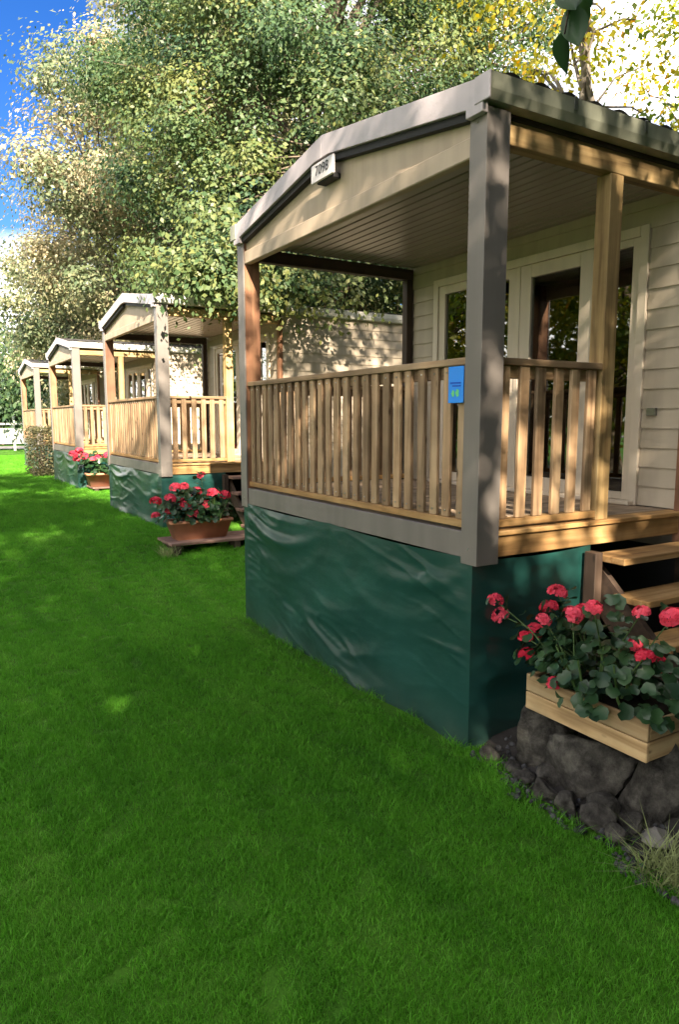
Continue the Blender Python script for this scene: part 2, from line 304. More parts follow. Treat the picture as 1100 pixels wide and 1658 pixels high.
def gz(x, y):
    """height of the lawn: level by the near cabin, a gentle rise towards the second one"""
    t = np.clip((np.asarray(y, float) - 6.8) / 3.2, 0, 1); s = t * t * (3 - 2 * t)
    return 0.33 * s + 0.025 * np.sin(np.asarray(x) * 0.9 + 1.0) * np.sin(np.asarray(y) * 0.55)  * np.clip((np.asarray(y, float) - 3) / 4, 0, 1)
def grid_mesh(name, xs, ys, zf, mat):
    X, Y = np.meshgrid(xs, ys); Z = zf(X, Y); V = np.stack([X, Y, Z], -1).reshape(-1, 3)
    nx = len(xs); i = (np.arange(len(ys) - 1)[:, None] * nx + np.arange(nx - 1)[None]).ravel()
    F = np.stack([i, i + 1, i + nx + 1, i + nx], 1)
    me = np_mesh(name, V, F, True); me.materials.append(M[mat]); return me

# ------------------------------------------------------------------ ground
xs = np.unique(np.concatenate([np.linspace(-600, -20, 12), np.linspace(-20, 30, 101), np.linspace(30, 600, 12)]))
ys = np.unique(np.concatenate([np.linspace(-600, -10, 12), np.linspace(-10, 50, 121), np.linspace(50, 900, 14)]))
tag(link('lawn', grid_mesh('lawn', xs, ys, gz, 'lawn')), 'mown green lawn running along the row of cabins', kind='structure')
# road beyond the lawn
tag(link('road', grid_mesh('road', np.linspace(-60, 80, 60), np.linspace(41.5, 46.5, 6), lambda x, y: gz(x, y) + 0.03, 'roadway')), 'grey road crossing behind the lawn', kind='structure')

tag(link('bounce_track', grid_mesh('bounce_track', np.linspace(-9.5, -2.6, 24), np.linspace(-40, 41.4, 120), lambda x, y: gz(x, y) + 0.02 + 0 * x, 'track')), 'unseen pale gravel track added beside the lawn to neutralise its green bounce', kind='structure')  # unseen ground strip, added to cut green light bouncing onto the porch
# dark planting bed beside the near cabin
def bed_edge(y):  # lawn-side limit of the bed
    return 2.60 - 0.10 * np.clip((2.6 - y) / 0.5, 0, 1) + 0.05 * np.sin(y * 7.0) + 0.03 * np.sin(y * 17)
def bed():
    ys_ = np.linspace(-1.5, 3.0, 70); u = np.linspace(0, 1, 30)
    Y, U = np.meshgrid(ys_, u, indexing='ij'); X = bed_edge(Y) * (1 - U) + 8.0 * U
    rs = np.random.RandomState(2)
    Z = 0.012 + 0.05 * np.clip(U * 12, 0, 1) + 0.02 * rs.rand(*X.shape) * np.clip(U * 15, 0, 1)
    Z[:, 0] = -0.02
    V = np.stack([X, Y, Z], -1).reshape(-1, 3); n = len(u)
    i = (np.arange(len(ys_) - 1)[:, None] * n + np.arange(n - 1)[None]).ravel()
    me = np_mesh('soil_bed', V, np.stack([i, i + n, i + n + 1, i + 1], 1), True); me.materials.append(M['bedsoil'])
    return tag(link('soil_bed', me), 'dark bare soil under the near steps and planter', kind='structure')
bed()

# ------------------------------------------------------------------ cabins
W, DP, HL = 3.24, 1.93, 10.4      # porch width, porch depth, whole length
DECK = 1.27
def tarp(name, parent, axis, length, top, bottom, off, seed, res=1.0):
    """creased plastic sheet; axis 'y' hangs in the plane x=off, axis 'x' in the plane y=off"""
    nu, nv = int(max(40, length * 60 * res)), int(84 * max(res, .6))
    u = np.linspace(0, length, nu); v = np.linspace(0, 1, nv); U, Vv = np.meshgrid(u, v)
    D = np.zeros_like(U); H = top - bottom
    for i in range(nv):
        for j in range(nu):
            a, b = U[i, j], Vv[i, j] * H
            p = Vector((a * 0.9 + seed * 7, b * 2.6 + 0.35 * math.sin(a * 1.7 + seed), seed))
            d = 0.005 * (1 - 2 * abs(mnoise.noise(p * 1.3))) + 0.040 * max(0, mnoise.noise(p * 0.55 + Vector((2, 7, 1)))) * (1 - 2 * abs(mnoise.noise(p * 1.7 + Vector((1, 1, 5))))) + 0.002 * (1 - 2 * abs(mnoise.noise(p * 3.1 + Vector((3, 1, 0))))) + 0.008 * max(0, mnoise.noise(p * 0.8 + Vector((9, 4, 0)))) * (1 - 2 * abs(mnoise.noise(p * 5.0))) + 0.028 * mnoise.noise(Vector((a * 1.1, b * 0.9, seed + 5)))
            q = Vector((a * 0.55 + seed * 3, b * 2.3 + 0.5 * a * math.sin(seed), seed * 2.0))
            c1 = max(0.0, 1 - abs(mnoise.noise(q * 1.5)) * 11); c2 = max(0.0, 1 - abs(mnoise.noise(q * 3.4 + Vector((5, 2, 1)))) * 8)
            mk = max(0.0, min(1.0, 0.45 + 1.6 * mnoise.noise(Vector((a * 0.9 + 3, b * 1.2, seed + 8)))))
            d += (0.009 * c1 + 0.005 * c2) * mk
            D[i, j] = d
    # swags hanging from the fixing points
    span = length / max(1, round(length / 1.45)); t = (U % span) / span
    sag = 4 * t * (1 - t); wv = np.exp(-((Vv - 0.06 - 0.16 * sag) / 0.05) ** 2); D += 0.036 * wv * sag * (0.5 + 0.5 * np.sin(U * 2.1 + seed))
    wv2 = np.exp(-((Vv - 0.14 - 0.30 * sag) / 0.05) ** 2); D += 0.007 * wv2 * sag
    D += 0.05 * np.clip((Vv - 0.75) / 0.25, 0, 1) ** 2 * (0.5 + 0.5 * np.sin(U * 5 + seed))
    edge = np.clip(np.minimum(U, length - U) / 0.12, 0, 1); edgev = np.clip(Vv / 0.05, 0, 1); D = D * edge * (0.25 + 0.75 * edgev)
    Zz = top - Vv * H - 0.05 * sag * np.exp(-Vv / 0.12) * 0.4
    D = D * -1.0
    P = np.stack([off + D, U, Zz], -1) if axis == 'y' else np.stack([U, off + D, Zz], -1)
    i = (np.arange(nv - 1)[:, None] * nu + np.arange(nu - 1)[None]).ravel()
    F = np.stack([i, i + nu, i + nu + 1, i + 1], 1)
    me = np_mesh(name, P.reshape(-1, 3), F, True)
    return link(name, me, 'tarp', parent)

def lapboard(length, axis, exposure=0.14):
    """one wedge-shaped lap siding board; outside is -x (axis y) or -y (axis x)"""
    k = ('lap', round(length, 3), axis)
    if k not in _cache:
        pr = [(-0.020, 0), (-0.020, 0.005), (-0.006, exposure + 0.012), (0.0, exposure + 0.012), (0.0, 0)]
        bm = bmesh.new()
        def P(p, t): return (p[0], t, p[1]) if axis == 'y' else (t, p[0], p[1])
        A = [bm.verts.new(P(p, -length / 2)) for p in pr]; B = [bm.verts.new(P(p, length / 2)) for p in pr]; n = len(pr)
        bm.faces.new(A); bm.faces.new(B[::-1])
        for i in range(n): bm.faces.new((A[i], B[i], B[(i + 1) % n], A[(i + 1) % n]))
        bmesh.ops.recalc_face_normals(bm, faces=bm.faces)
        me = bpy.data.meshes.new('board'); bm.to_mesh(me); bm.free(); me.materials.append(M['siding']); _cache[k] = me
    return _cache[k]

def corrug(parent, y0, z0, y1, z1, x0, x1, amp=0.016, per=0.21):
    xs_ = np.arange(x0, x1, per / 8); n = len(xs_); t = np.linspace(0, 1, 5)
    # ribbed sheet: flat with raised ribs
    ph = (xs_ % per) / per; rib = amp * np.clip(1.6 * np.cos((ph - 0.5) * 2 * np.pi) , 0, 1)
    V = []; F = []
    for s, dz in ((0, 0.0), (1, -0.022)):
        for tt in t:
            V.append(np.stack([xs_, np.full(n, y0 + (y1 - y0) * tt), z0 + (z1 - z0) * tt + rib * (1 if s == 0 else 0) + dz], 1))
    V = np.concatenate(V); nt_ = len(t)
    for s in range(2):
        for k in range(nt_ - 1):
            i = np.arange(n - 1) + (s * nt_ + k) * n; F.append(np.stack([i, i + 1, i + n + 1, i + n], 1))
    for k in (0, nt_ - 1):
        i = np.arange(n - 1) + k * n; F.append(np.stack([i, i + 1, i + 1 + nt_ * n, i + nt_ * n], 1))
    me = np_mesh('roof_sheet', V, np.concatenate(F)); return me

def text_mesh(txt, size):
    c = bpy.data.curves.new('t', 'FONT'); c.body = txt; c.size = size; c.extrude = 0.001; c.align_x = 'CENTER'; c.align_y = 'CENTER'
    o = bpy.data.objects.new('t', c); col.objects.link(o); bpy.context.view_layer.update()
    me = bpy.data.meshes.new_from_object(o.evaluated_get(bpy.context.evaluated_depsgraph_get())); bpy.data.objects.remove(o); return me

def cabin(X0, Y0, g, label, seed, gutter, number=None, wood_bal='pine', detail=True, side_windows=False):
    c = empty('cabin', (X0, Y0, 0)); tag(c, label, 'cabin', 'cabins in a row along the lawn')
    z0 = g - 0.06
    # --- skirts of green plastic sheet
    hr = 1.0 if seed == 1 else 0.45
    tarp('skirt_sheet', c, 'y', W - 0.02, 1.13, z0, -0.004, seed + 1, hr).location = (0, -0.005, 0)
    tarp('skirt_sheet', c, 'x', 0.98, 1.12, z0, -0.004, seed + 2, hr).location = (-0.004, 0, 0)
    box('skirt_panel', (DP + 0.10, 0.02, z0), (HL, 0.05, 0.98), 'tarp', c)
    box('skirt_panel', (0.02, W - 0.05, z0), (HL, W - 0.02, 1.11), 'tarp', c)
    box('skirt_panel', (DP + 0.14, 0.055, z0), (DP + 0.17, W - 0.055, 0.98), 'flat_black', c)  # near-black panel painting the dark under the house behind the steps
    # --- deck
    deck = multibox('deck_frame', [((0.0, 0.087, 1.12), (0.10, W - 0.122, DECK))], 'taupe', c)
    box('deck_joist', (0.155, 0.005, 1.115), (DP + 0.0, 0.055, DECK - 0.03), 'orange_x', c)
    box('deck_joist', (0.155, W - 0.055, 1.115), (DP, W - 0.005, DECK - 0.03), 'orange_x', c)
    box('deck_joist', (0.155, W * .5 - 0.03, 1.115), (DP, W * .5 + 0.03, DECK - 0.03), 'orange_x', c)
    nb = 22; bw = (W + 0.04) / nb
    for i in range(nb):
        y = -0.02 + i * bw
        if i == 0 or i == nb - 1: box('board', (0.165, y, DECK - 0.028), (DP - 0.005, y + bw - 0.006, DECK), 'orange_x' if i == 0 else 'deck_x', deck)
        else: box('board', (0.104, y, DECK - 0.028), (DP - 0.005, y + bw - 0.006, DECK + random.uniform(-.001, .001)), 'deck_x', deck)
    # --- clad corner posts
    for s, y0 in ((0, -0.036), (1, W)):
        d = 1 if s == 0 else -1
        p = box('corner_post', (0.004, min(y0 + 0.004 * d, y0 + 0.115 * d), 1.13), (0.150, max(y0 + 0.004 * d, y0 + 0.115 * d), 3.47), 'rust_z', c)
        pts = [(-0.014, y0 - 0.012 * d), (0.150, y0 - 0.012 * d), (0.150, y0 + 0.001 * d), (0.001, y0 + 0.001 * d), (0.001, y0 + 0.120 * d), (-0.014, y0 + 0.120 * d)]
        o = prism('cladding', pts, 'z', 1.09, 3.500, 'taupe', p, bev=0.002); o.location = -Vector(p.location)
        for zz in (1.18, 3.44):
            sc = link('screw', screw_mesh(), None, p, (-0.015, y0 + 0.06 * d, zz), (0, R(-90), 0))
    # --- intermediate and back posts
    box('timber_post', (1.02, 0.004, DECK + 0.001), (1.135, 0.112, 3.36), 'gold_z', c)
    box('timber_post', (1.02, W - 0.10, DECK + 0.001), (1.12, W - 0.004, 3.33), 'dkbrown_z', c) if False else None
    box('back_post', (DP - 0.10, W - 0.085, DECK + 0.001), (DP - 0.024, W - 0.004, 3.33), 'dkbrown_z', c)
    box('corner_trim', (DP - 0.045, -0.03, 1.05), (DP + 0.02, 0.05, 3.45), 'rust_z', c)
    # --- header beams
    box('header_beam', (0.160, 0.004, 3.362), (DP - 0.03, 0.095, 3.485), 'gold_x', c)
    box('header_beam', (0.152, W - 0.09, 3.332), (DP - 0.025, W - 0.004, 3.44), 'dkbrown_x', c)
    # --- ceiling of profiled slats
    ce = box('ceiling', (0.07, 0.02, 3.470), (DP - 0.005, W - 0.02, 3.488), 'backing', c)
    ns = 19; sw = (DP - 0.09) / ns
    for i in range(ns):
        x = 0.075 + i * sw
        box('slat', (x, 0.10, 3.448), (x + sw - 0.012, W - 0.092, 3.469), 'soffit', ce, bev=0.006)
    # --- gable
    yc = W / 2
    ga = prism('gable_panel', [(0.10, 3.395), (W - 0.10, 3.395), (W - 0.10, 3.47), (yc, 3.76), (0.10, 3.47)], 'x', 0.020, 0.050, 'gable', c)
    box('gable_beam', (0.0, 0.087, 3.285), (0.062, W - 0.122, 3.394), 'gable', ga, bev=0.006)
    for s in (0, 1):
        d = 1 if s == 0 else -1; ye = -0.055 if s == 0 else W - 0.005
        # the sloping board with its turned-down end over the post
        pts = [(ye, 3.625), (ye, 3.46), (ye + 0.13 * d, 3.46), (ye + 0.13 * d, 3.505), (yc - 0.10 * d, 3.730), (yc - 0.001 * d, 3.730), (yc - 0.001 * d, 3.882)]
        o = prism('fascia', pts, 'x', -0.055, -0.016, 'fascia', ga, bev=0.003)
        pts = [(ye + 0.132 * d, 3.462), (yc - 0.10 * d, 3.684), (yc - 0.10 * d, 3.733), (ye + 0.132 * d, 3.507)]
        prism('shadow_strip', pts, 'x', -0.030, 0.019, 'flat_black', ga)  # black strip painting the shadow gap below the fascia
    # --- wall at the back of the porch, with its glazed doors
    YA, YB = 0.44, 2.73            # extent of the glazing
    ZB, ZT = 1.285, 3.20
    wl = multibox('wall', [((DP, 0.0, 1.0), (DP + 0.06, YA, 3.47)), ((DP, YB, 1.0), (DP + 0.06, W, 3.47)), ((DP, YA + .001, ZT), (DP + 0.06, YB - .001, 3.47)), ((DP, YA + .001, 1.0), (DP + 0.06, YB - .001, ZB - .01))], 'backing', c)
    ex = 0.14; z = DECK + 0.01
    while z < 3.43:
        if z + ex > ZT + 0.06:
            link('board', lapboard(W - 0.14, 'y'), None, wl, (DP - 0.001, W / 2 - 0.0, z))
        else:
            link('board', lapboard(YA - 0.075 - 0.055, 'y'), None, wl, (DP - 0.001, (YA - 0.075 + 0.055) / 2, z))
            link('board', lapboard(W - 0.09 - (YB + 0.075), 'y'), None, wl, (DP - 0.001, (W - 0.09 + YB + 0.075) / 2, z))
        z += ex
    xo = DP - 0.035
    multibox('door_casing', [((xo, YA - 0.07, ZB - 0.01), (DP + 0.05, YA, ZT + 0.07)), ((xo, YB, ZB - 0.01), (DP + 0.05, YB + 0.07, ZT + 0.07)), ((xo - .002, YA + .001, ZT), (DP + 0.05, YB - .001, ZT + 0.069))], 'trim', c)
    box('door_sill', (xo - 0.05, YA - 0.05, DECK + 0.003), (DP + 0.05, YB + 0.05, ZB + 0.02), 'trim', c)
    cells = [(0.445, 0.80, 0.06), (0.86, 1.62, 0.12), (1.67, 2.18, 0.09), (2.185, 2.725, 0.09)]
    for k, (ya, yb, fw) in enumerate(cells):
        xa, xb = DP - 0.020, DP + 0.030
        d_ = multibox('glazed_door' if k else 'sidelight', [((xa, ya, ZB + 0.022), (xb, ya + fw, ZT - 0.002)), ((xa, yb - fw, ZB + 0.022), (xb, yb, ZT - 0.002)), ((xa, ya + fw + .0005, ZB + 0.022), (xb, yb - fw - .0005, ZB + 0.022 + fw * .9)), ((xa, ya + fw + .0005, ZT - fw * .9), (xb, yb - fw - .0005, ZT - 0.002))], 'trim', c)
        box('pane', (DP + 0.004, ya + fw - 0.003, ZB + 0.02 + fw * .9 - 0.003), (DP + 0.010, yb - fw + 0.003, ZT - fw * .9 + 0.003), 'glass', d_, bev=0)
        if k in (1, 2): multibox('handle', [((xa - 0.05, (ya + 0.03), 2.28), (xa - 0.032, ya + 0.05, 2.30)), ((xa - 0.05, ya + 0.03, 2.28), (xa, ya + 0.05, 2.30)), ((xa - 0.05, ya + 0.03, 2.28), (xa - 0.032, ya + 0.16, 2.30))], 'metal', d_, bev=0.002)
    multibox('mullion', [((xo + 0.01, 0.802, ZB + 0.022), (DP + 0.045, 0.858, ZT - 0.001)), ((xo + 0.01, 1.622, ZB + 0.022), (DP + 0.045, 1.668, ZT - 0.001))], 'trim', c)
    multibox('wall_vent', [((DP - 0.045, 0.24, 1.93), (DP - 0.016, 0.31, 1.985))], 'metal', c)
    # --- body of the house
    box('floor', (DP + 0.065, 0.065, 1.0), (HL - 0.06, W - 0.065, DECK - 0.02), 'interior', c)
    sw_ = box('side_wall', (DP + 0.061, 0.0, 0.95), (HL, 0.06, 3.47), 'backing', c)
    sf_ = box('side_wall', (DP + 0.061, W - 0.06, 0.95), (HL, W, 3.47), 'backing', c)
    box('rear_wall', (HL - 0.06, 0.062, 0.95), (HL - 0.002, W - 0.062, 3.47), 'siding', c)
    box('inner_ceiling', (DP + 0.065, 0.065, 3.40), (HL - 0.065, W - 0.065, 3.43), 'interior', c)
    box('curtain', (DP + 1.6, 0.07, DECK), (DP + 1.63, W - 0.07, 3.39), 'interior', c)
    z = 0.98; Ls = HL - DP - 0.02
    while z < 3.40:
        link('board', lapboard(Ls, 'x'), None, sw_, (DP + 0.02 + Ls / 2, -0.001, z))
        link('board', lapboard(Ls, 'x'), None, sf_, (DP + 0.02 + Ls / 2, W + 0.001, z), (0, 0, math.pi)); z += ex
    # --- roof
    rm = corrug(c, -0.105, 3.640, yc, 3.850, -0.014, HL + 0.1)
    rf = link('roof', rm, 'roofing', c)
    rm2 = corrug(c, W + 0.045, 3.640, yc, 3.850, -0.014, HL + 0.1)
    link('roof_sheet', rm2, 'roofing', rf)
    prism('ridge_cap', [(yc - 0.16, 3.832), (yc - 0.16, 3.846), (yc, 3.876), (yc + 0.16, 3.846), (yc + 0.16, 3.832), (yc, 3.862)], 'x', -0.012, HL + 0.11, 'roofing', rf)
    for s in (0, 1):
        d = 1 if s == 0 else -1; y = 0.005 if s == 0 else W - 0.06
        box('eave_board', (-0.012, min(y - 0.002, y + 0.02 * d), 3.487), (HL, max(y - 0.002, y + 0.02 * d), 3.56), 'dkbrown_x', rf)
        pts = [(y + q[0] * d, q[1] - 0.040) for q in [(-0.10, 3.675), (-0.115, 3.675), (-0.105, 3.60), (-0.085, 3.556), (-0.02, 3.548), (-0.004, 3.556), (-0.004, 3.66), (-0.014, 3.66), (-0.016, 3.566), (-0.075, 3.570), (-0.094, 3.605)]]
        prism('gutter', pts, 'x', -0.048, HL + 0.05, gutter, rf)
        for k in range(6): box('gutter_bracket', (0.55 + k * 0.6, min(y - 0.120 * d, y - 0.1165 * d), 3.575), (0.575 + k * 0.6, max(y - 0.120 * d, y - 0.1165 * d), 3.640), 'metal', rf, bev=0.001)
        box('gutter_end', (-0.060, min(y - 0.117 * d, y), 3.506), (-0.049, max(y - 0.117 * d, y), 3.638), gutter if s else 'fascia', rf)
    # --- railings: front, near side, far side
    def railing(axis, a, b, off, n, bw_, bt, nm='railing'):
        ax = axis
        if axis == 'y':
            r = box(nm, (off - 0.012, a, 2.205), (off + 0.085, b, 2.245), wood_bal + '_y', c)
            box('bottom_rail', (off - 0.005, a, DECK + 0.018), (off + 0.075, b, DECK + 0.062), 'orange_y', r)
            box('upper_rail', (off + 0.030, a, 2.135), (off + 0.070, b, 2.204), wood_bal + '_y', r)
        else:
            r = box(nm, (a, off - 0.012, 2.205), (b, off + 0.085, 2.245), wood_bal + '_x', c)
            box('bottom_rail', (a, off - 0.005, DECK + 0.018), (b, off + 0.075, DECK + 0.062), 'orange_x', r)
            box('upper_rail', (a, off + 0.030, 2.135), (b, off + 0.070, 2.204), wood_bal + '_x', r)
        st = (b - a) / n; rr = random.Random(seed * 13 + int(a * 10))
        for i in range(n):
            t = a + (i + 0.5) * st + rr.uniform(-0.008, 0.008); tilt = rr.uniform(-0.006, 0.006)
            if axis == 'y' and nm == 'railing':
                for zz in (2.17, DECK + 0.10): link('screw', screw_mesh(), None, r, (off + 0.0005, t, zz), (0, R(-90), 0))
            if axis == 'y': box('baluster', (off + 0.002, t - bw_ / 2, DECK + 0.063), (off + 0.028, t + bw_ / 2, 2.204), wood_bal + '_z', r, rot=(tilt, 0, 0))
            else: box('baluster', (t - bw_ / 2, off + 0.002, DECK + 0.063), (t + bw_ / 2, off + 0.028, 2.204), wood_bal + '_z', r, rot=(0, tilt, 0))
        return r
    railing('y', 0.086, W - 0.118, 0.02, 24, 0.068, 0.03)
    railing('x', 0.160, 1.018, 0.010, 6, 0.072, 0.03)
    railing('x', 0.155, DP - 0.105, W - 0.095, 13, 0.072, 0.03)
    # --- number plate on the gable
    if number:
        pl = box('number_plate', (-0.075, yc - 0.20, 3.575), (-0.056, yc + 0.11, 3.700), 'plate', ga, bev=0.004)
        box('plate_bracket', (-0.055, yc - 0.15, 3.565), (0.019, yc + 0.06, 3.60), 'flat_black', ga)
        t = link('number', text_mesh(number, 0.095), 'ink', pl.parent, (-0.0765, yc - 0.045, 3.645), (R(90), 0, R(-90)))
    return c
_screw = []
def screw_mesh():
    if not _screw:
        bm = bmesh.new(); bmesh.ops.create_cone(bm, cap_ends=True, segments=8, radius1=0.007, radius2=0.005, depth=0.004)
        me = bpy.data.meshes.new('screw'); bm.to_mesh(me); bm.free(); me.materials.append(M['metal']); _screw.append(me)
    return _screw[0]

random.seed(5)
CABS = [(2.65, 2.98), (3.02, 10.05), (3.18, 17.05), (3.32, 24.0)]
cabin(*CABS[0], 0.0, 'nearest beige cabin with covered timber porch and green sheet skirt', 1, 'gutter_green', '7098')
cabin(*CABS[1], 0.33, 'second cabin from the camera, its gable patched with sunlight', 21, 'gutter_white')
cabin(*CABS[2], 0.33, 'third cabin along the lawn, with white gutter and dark roof', 41, 'gutter_white')
cabin(*CABS[3], 0.33, 'farthest cabin of the row, beyond the clipped shrub', 61, 'gutter_white')

cabin(2.35, -6.40, 0.0, 'unseen cabin added before the nearest one to block light', 81, 'gutter_green')  # unseen, added to keep light off the near cabin's side

# ------------------------------------------------------------------ blue notice on the near railing
def notice():
    r = empty('notice_sign', (2.65, 3.056, 2.02))
    p = box('sign_board', (-0.012, 0.020, -0.025), (-0.004, 0.150, 0.178), 'blue', r, bev=0.002)
    box('printed_line', (-0.0135, 0.040, 0.082), (-0.0124, 0.130, 0.091), 'darkblue', p, bev=0)
    box('printed_line', (-0.0135, 0.040, 0.066), (-0.0124, 0.112, 0.074), 'darkblue', p, bev=0)
    bm = bmesh.new()
    for k, (y, z, rad) in enumerate([(0.105, 0.028, 0.014), (0.068, 0.030, 0.016)]):
        vv = [bm.verts.new((-0.0136, y + rad * math.cos(a) * (0.7 if i % 2 else 1.2), z + rad * math.sin(a) * 1.4)) for i, a in enumerate(np.linspace(0, 2 * math.pi, 11)[:-1])]
        bm.faces.new(vv)
    me = bpy.data.meshes.new('pictogram'); bm.to_mesh(me); bm.free(); pc = link('pictogram', me, 'lime', p); pc.location = -Vector(p.location)
    tag(r, 'small blue notice hung on the front railing beside the corner post', 'sign')
notice()

# ------------------------------------------------------------------ steps beside the near cabin
def steps(X, Y, g, n, label, mat='orange'):
    r = empty('wooden_steps', (X, Y, g))
    rise, run, wd = 0.225, 0.17, 0.95
    top = DECK - g - 0.20
    for k in range(n):
        z = top - k * rise; y = -0.03 - k * run
        if z < 0.08: break
        box('tread', (0, y - 0.24, z - 0.04), (wd, y, z), mat + '_x', r)
    for x in (0.03, wd - 0.09):
        pts = [(-0.02, top - 0.05), (-0.02, top - 0.30), (-0.10 - run * (n - 1), 0.0), (-0.27 - run * (n - 1), 0.0), (-0.27 - run * (n - 1), top - (n - 1) * rise - 0.05)]
        st_pts = []
        prism('stringer', [(y, z) for y, z in [(-0.03, top - 0.043), (-0.03, top - 0.33), (-0.20 - run * (n - 1), 0.0), (-0.26 - run * (n - 1), 0.0), (-0.26 - run * (n - 1), top - (n - 1) * rise - 0.043)]], 'x', x, x + 0.045, 'dkbrown_x', r)
    box('post', (-0.07, -0.12, 0.0), (-0.005, -0.03, top + 0.02), 'dkbrown_z', r)
    tag(r, label, 'steps')
steps(2.65 + 0.96, 2.98, 0.04, 4, 'timber steps with open treads climbing to the nearest porch')
steps(3.02 + 0.98, 10.05, 0.30, 4, 'dark timber steps behind the geraniums of the second cabin', 'oldstep')

# ------------------------------------------------------------------ planters, geraniums
def leaf_disc():
    bm = bmesh.new(); c = bm.verts.new((0, 0, -0.006)); vv = []
    n = 14
    for i in range(n):
        a = 2 * math.pi * i / n; rad = 0.5 * (1 + 0.10 * math.cos(a * 5)) * (0.45 if i == 0 else 1)
        vv.append(bm.verts.new((rad * math.cos(a), rad * math.sin(a), 0.09 * math.cos(a * 2) + 0.06)))
    for i in range(n): bm.faces.new((c, vv[i], vv[(i + 1) % n]))
    me = bpy.data.meshes.new('leaf'); bm.to_mesh(me); bm.free(); me.materials.append(M['geranium_leaf'])
    me.polygons.foreach_set('use_smooth', [True] * len(me.polygons)); return me
LEAF = leaf_disc()
def blossom_mesh(seed):
    rs = np.random.RandomState(seed); V = []; F = []
    for f_ in range(26):
        d = rs.randn(3); d[2] = abs(d[2]) * 0.9 - 0.15; d /= np.linalg.norm(d); ctr = d * 0.40
        t = np.cross(d, [0.3, 0.5, 0.8]); t /= np.linalg.norm(t); b = np.cross(d, t)
        for k in range(5):
            a = 2 * math.pi * k / 5 + rs.rand(); u = math.cos(a) * t + math.sin(a) * b; v_ = -math.sin(a) * t + math.cos(a) * b
            L_, w_ = 0.22 + 0.06 * rs.rand(), 0.11
            base = len(V); V += [ctr, ctr + u * L_ * .6 + v_ * w_ + d * .05, ctr + u * L_ + d * (.02 + .05 * rs.rand()), ctr + u * L_ * .6 - v_ * w_ + d * .05]
            F.append([base, base + 1, base + 2, base + 3])
    me = np_mesh('blossom', np.array(V), np.array(F)); me.materials.append(M['petal']); return me
BLOSSOMS = [blossom_mesh(s) for s in range(5)]
def tube_np(V, F, pts, radii, sides=6):
    pts = [np.asarray(p, float) for p in pts]; base = len(V)
    for i, p in enumerate(pts):
        d = pts[min(i + 1, len(pts) - 1)] - pts[max(i - 1, 0)]; d = d / (np.linalg.norm(d) + 1e-9)
        a = np.cross(d, [0.31, 0.2, 0.93] if abs(d[2]) < 0.9 else [1, 0, 0]); a /= np.linalg.norm(a) + 1e-9; b = np.cross(d, a)
        for k in range(sides):
            t = 2 * math.pi * k / sides; V.append(p + radii[i] * (math.cos(t) * a + math.sin(t) * b))
    for i in range(len(pts) - 1):
        for k in range(sides):
            o = base + i * sides; F.append([o + k, o + (k + 1) % sides, o + sides + (k + 1) % sides, o + sides + k])
def geranium(loc, sx, sy, h, nleaf, heads, seed, label, leafsize=0.072, headsize=0.104):
    """heads: local positions of the flower heads"""
    rs = np.random.RandomState(seed); r = empty('geranium_plant', loc)
    V = []; F = []; stems = []
    for k in range(16):
        p0 = np.array([rs.uniform(-.6, .6) * sx, rs.uniform(-.6, .6) * sy, -0.05]); p2 = np.array([p0[0] * 1.5 + rs.uniform(-.1, .1), p0[1] * 1.5 + rs.uniform(-.1, .1), h * rs.uniform(.4, .9)])
        tube_np(V, F, [p0, (p0 + p2) / 2 + rs.uniform(-.03, .03, 3), p2], [0.009, 0.007, 0.005]); stems.append((p0, p2))
    for hd in heads:
        p2 = np.array(hd); j = np.argmin([np.linalg.norm(s[1] - p2) for s in stems]); p0 = stems[j][0] * .6 + stems[j][1] * .4
        tube_np(V, F, [p0, (p0 + p2) / 2 + np.array([0, 0, .04]), p2], [0.005, 0.004, 0.003], 5)
    me = np_mesh('stem', np.array(V), np.array(F), True); link('stem', me, 'stem', r)
    for k in range(nleaf):
        if k % 4 == 0 and heads:
            hd = heads[rs.randint(len(heads))]; p = np.array(hd) * rs.uniform(.6, .98) + rs.uniform(-.09, .09, 3)
        else:
            a = rs.rand() * 6.28; q = rs.rand() ** .5; zz = rs.rand()
            p = np.array([q * sx * math.cos(a) * 1.15, q * sy * math.sin(a) * 1.15, zz * h * (1 - .45 * q * q)])
        o = link('leaf', LEAF, None, r, p); s = leafsize * rs.uniform(.6, 1.2); o.scale = (s, s, s)
        out = Vector((p[0] / sx, p[1] / sy, 0.55 + rs.rand())) + Vector(rs.uniform(-.6, .6, 3)); q_ = out.to_track_quat('Z', 'Y')
        o.rotation_mode = 'QUATERNION'; o.rotation_quaternion = q_ @ Quaternion((0, 0, 1), rs.rand() * 6.28)
    for k, hd in enumerate(heads):
        o = link('blossom', BLOSSOMS[k % 5], None, r, hd); s = headsize * rs.uniform(.8, 1.15); o.scale = (s, s, s * .85); o.rotation_euler = (rs.uniform(-.4, .4), rs.uniform(-.4, .4), rs.rand() * 6)
    tag(r, label, 'plant', 'geraniums in planters'); return r
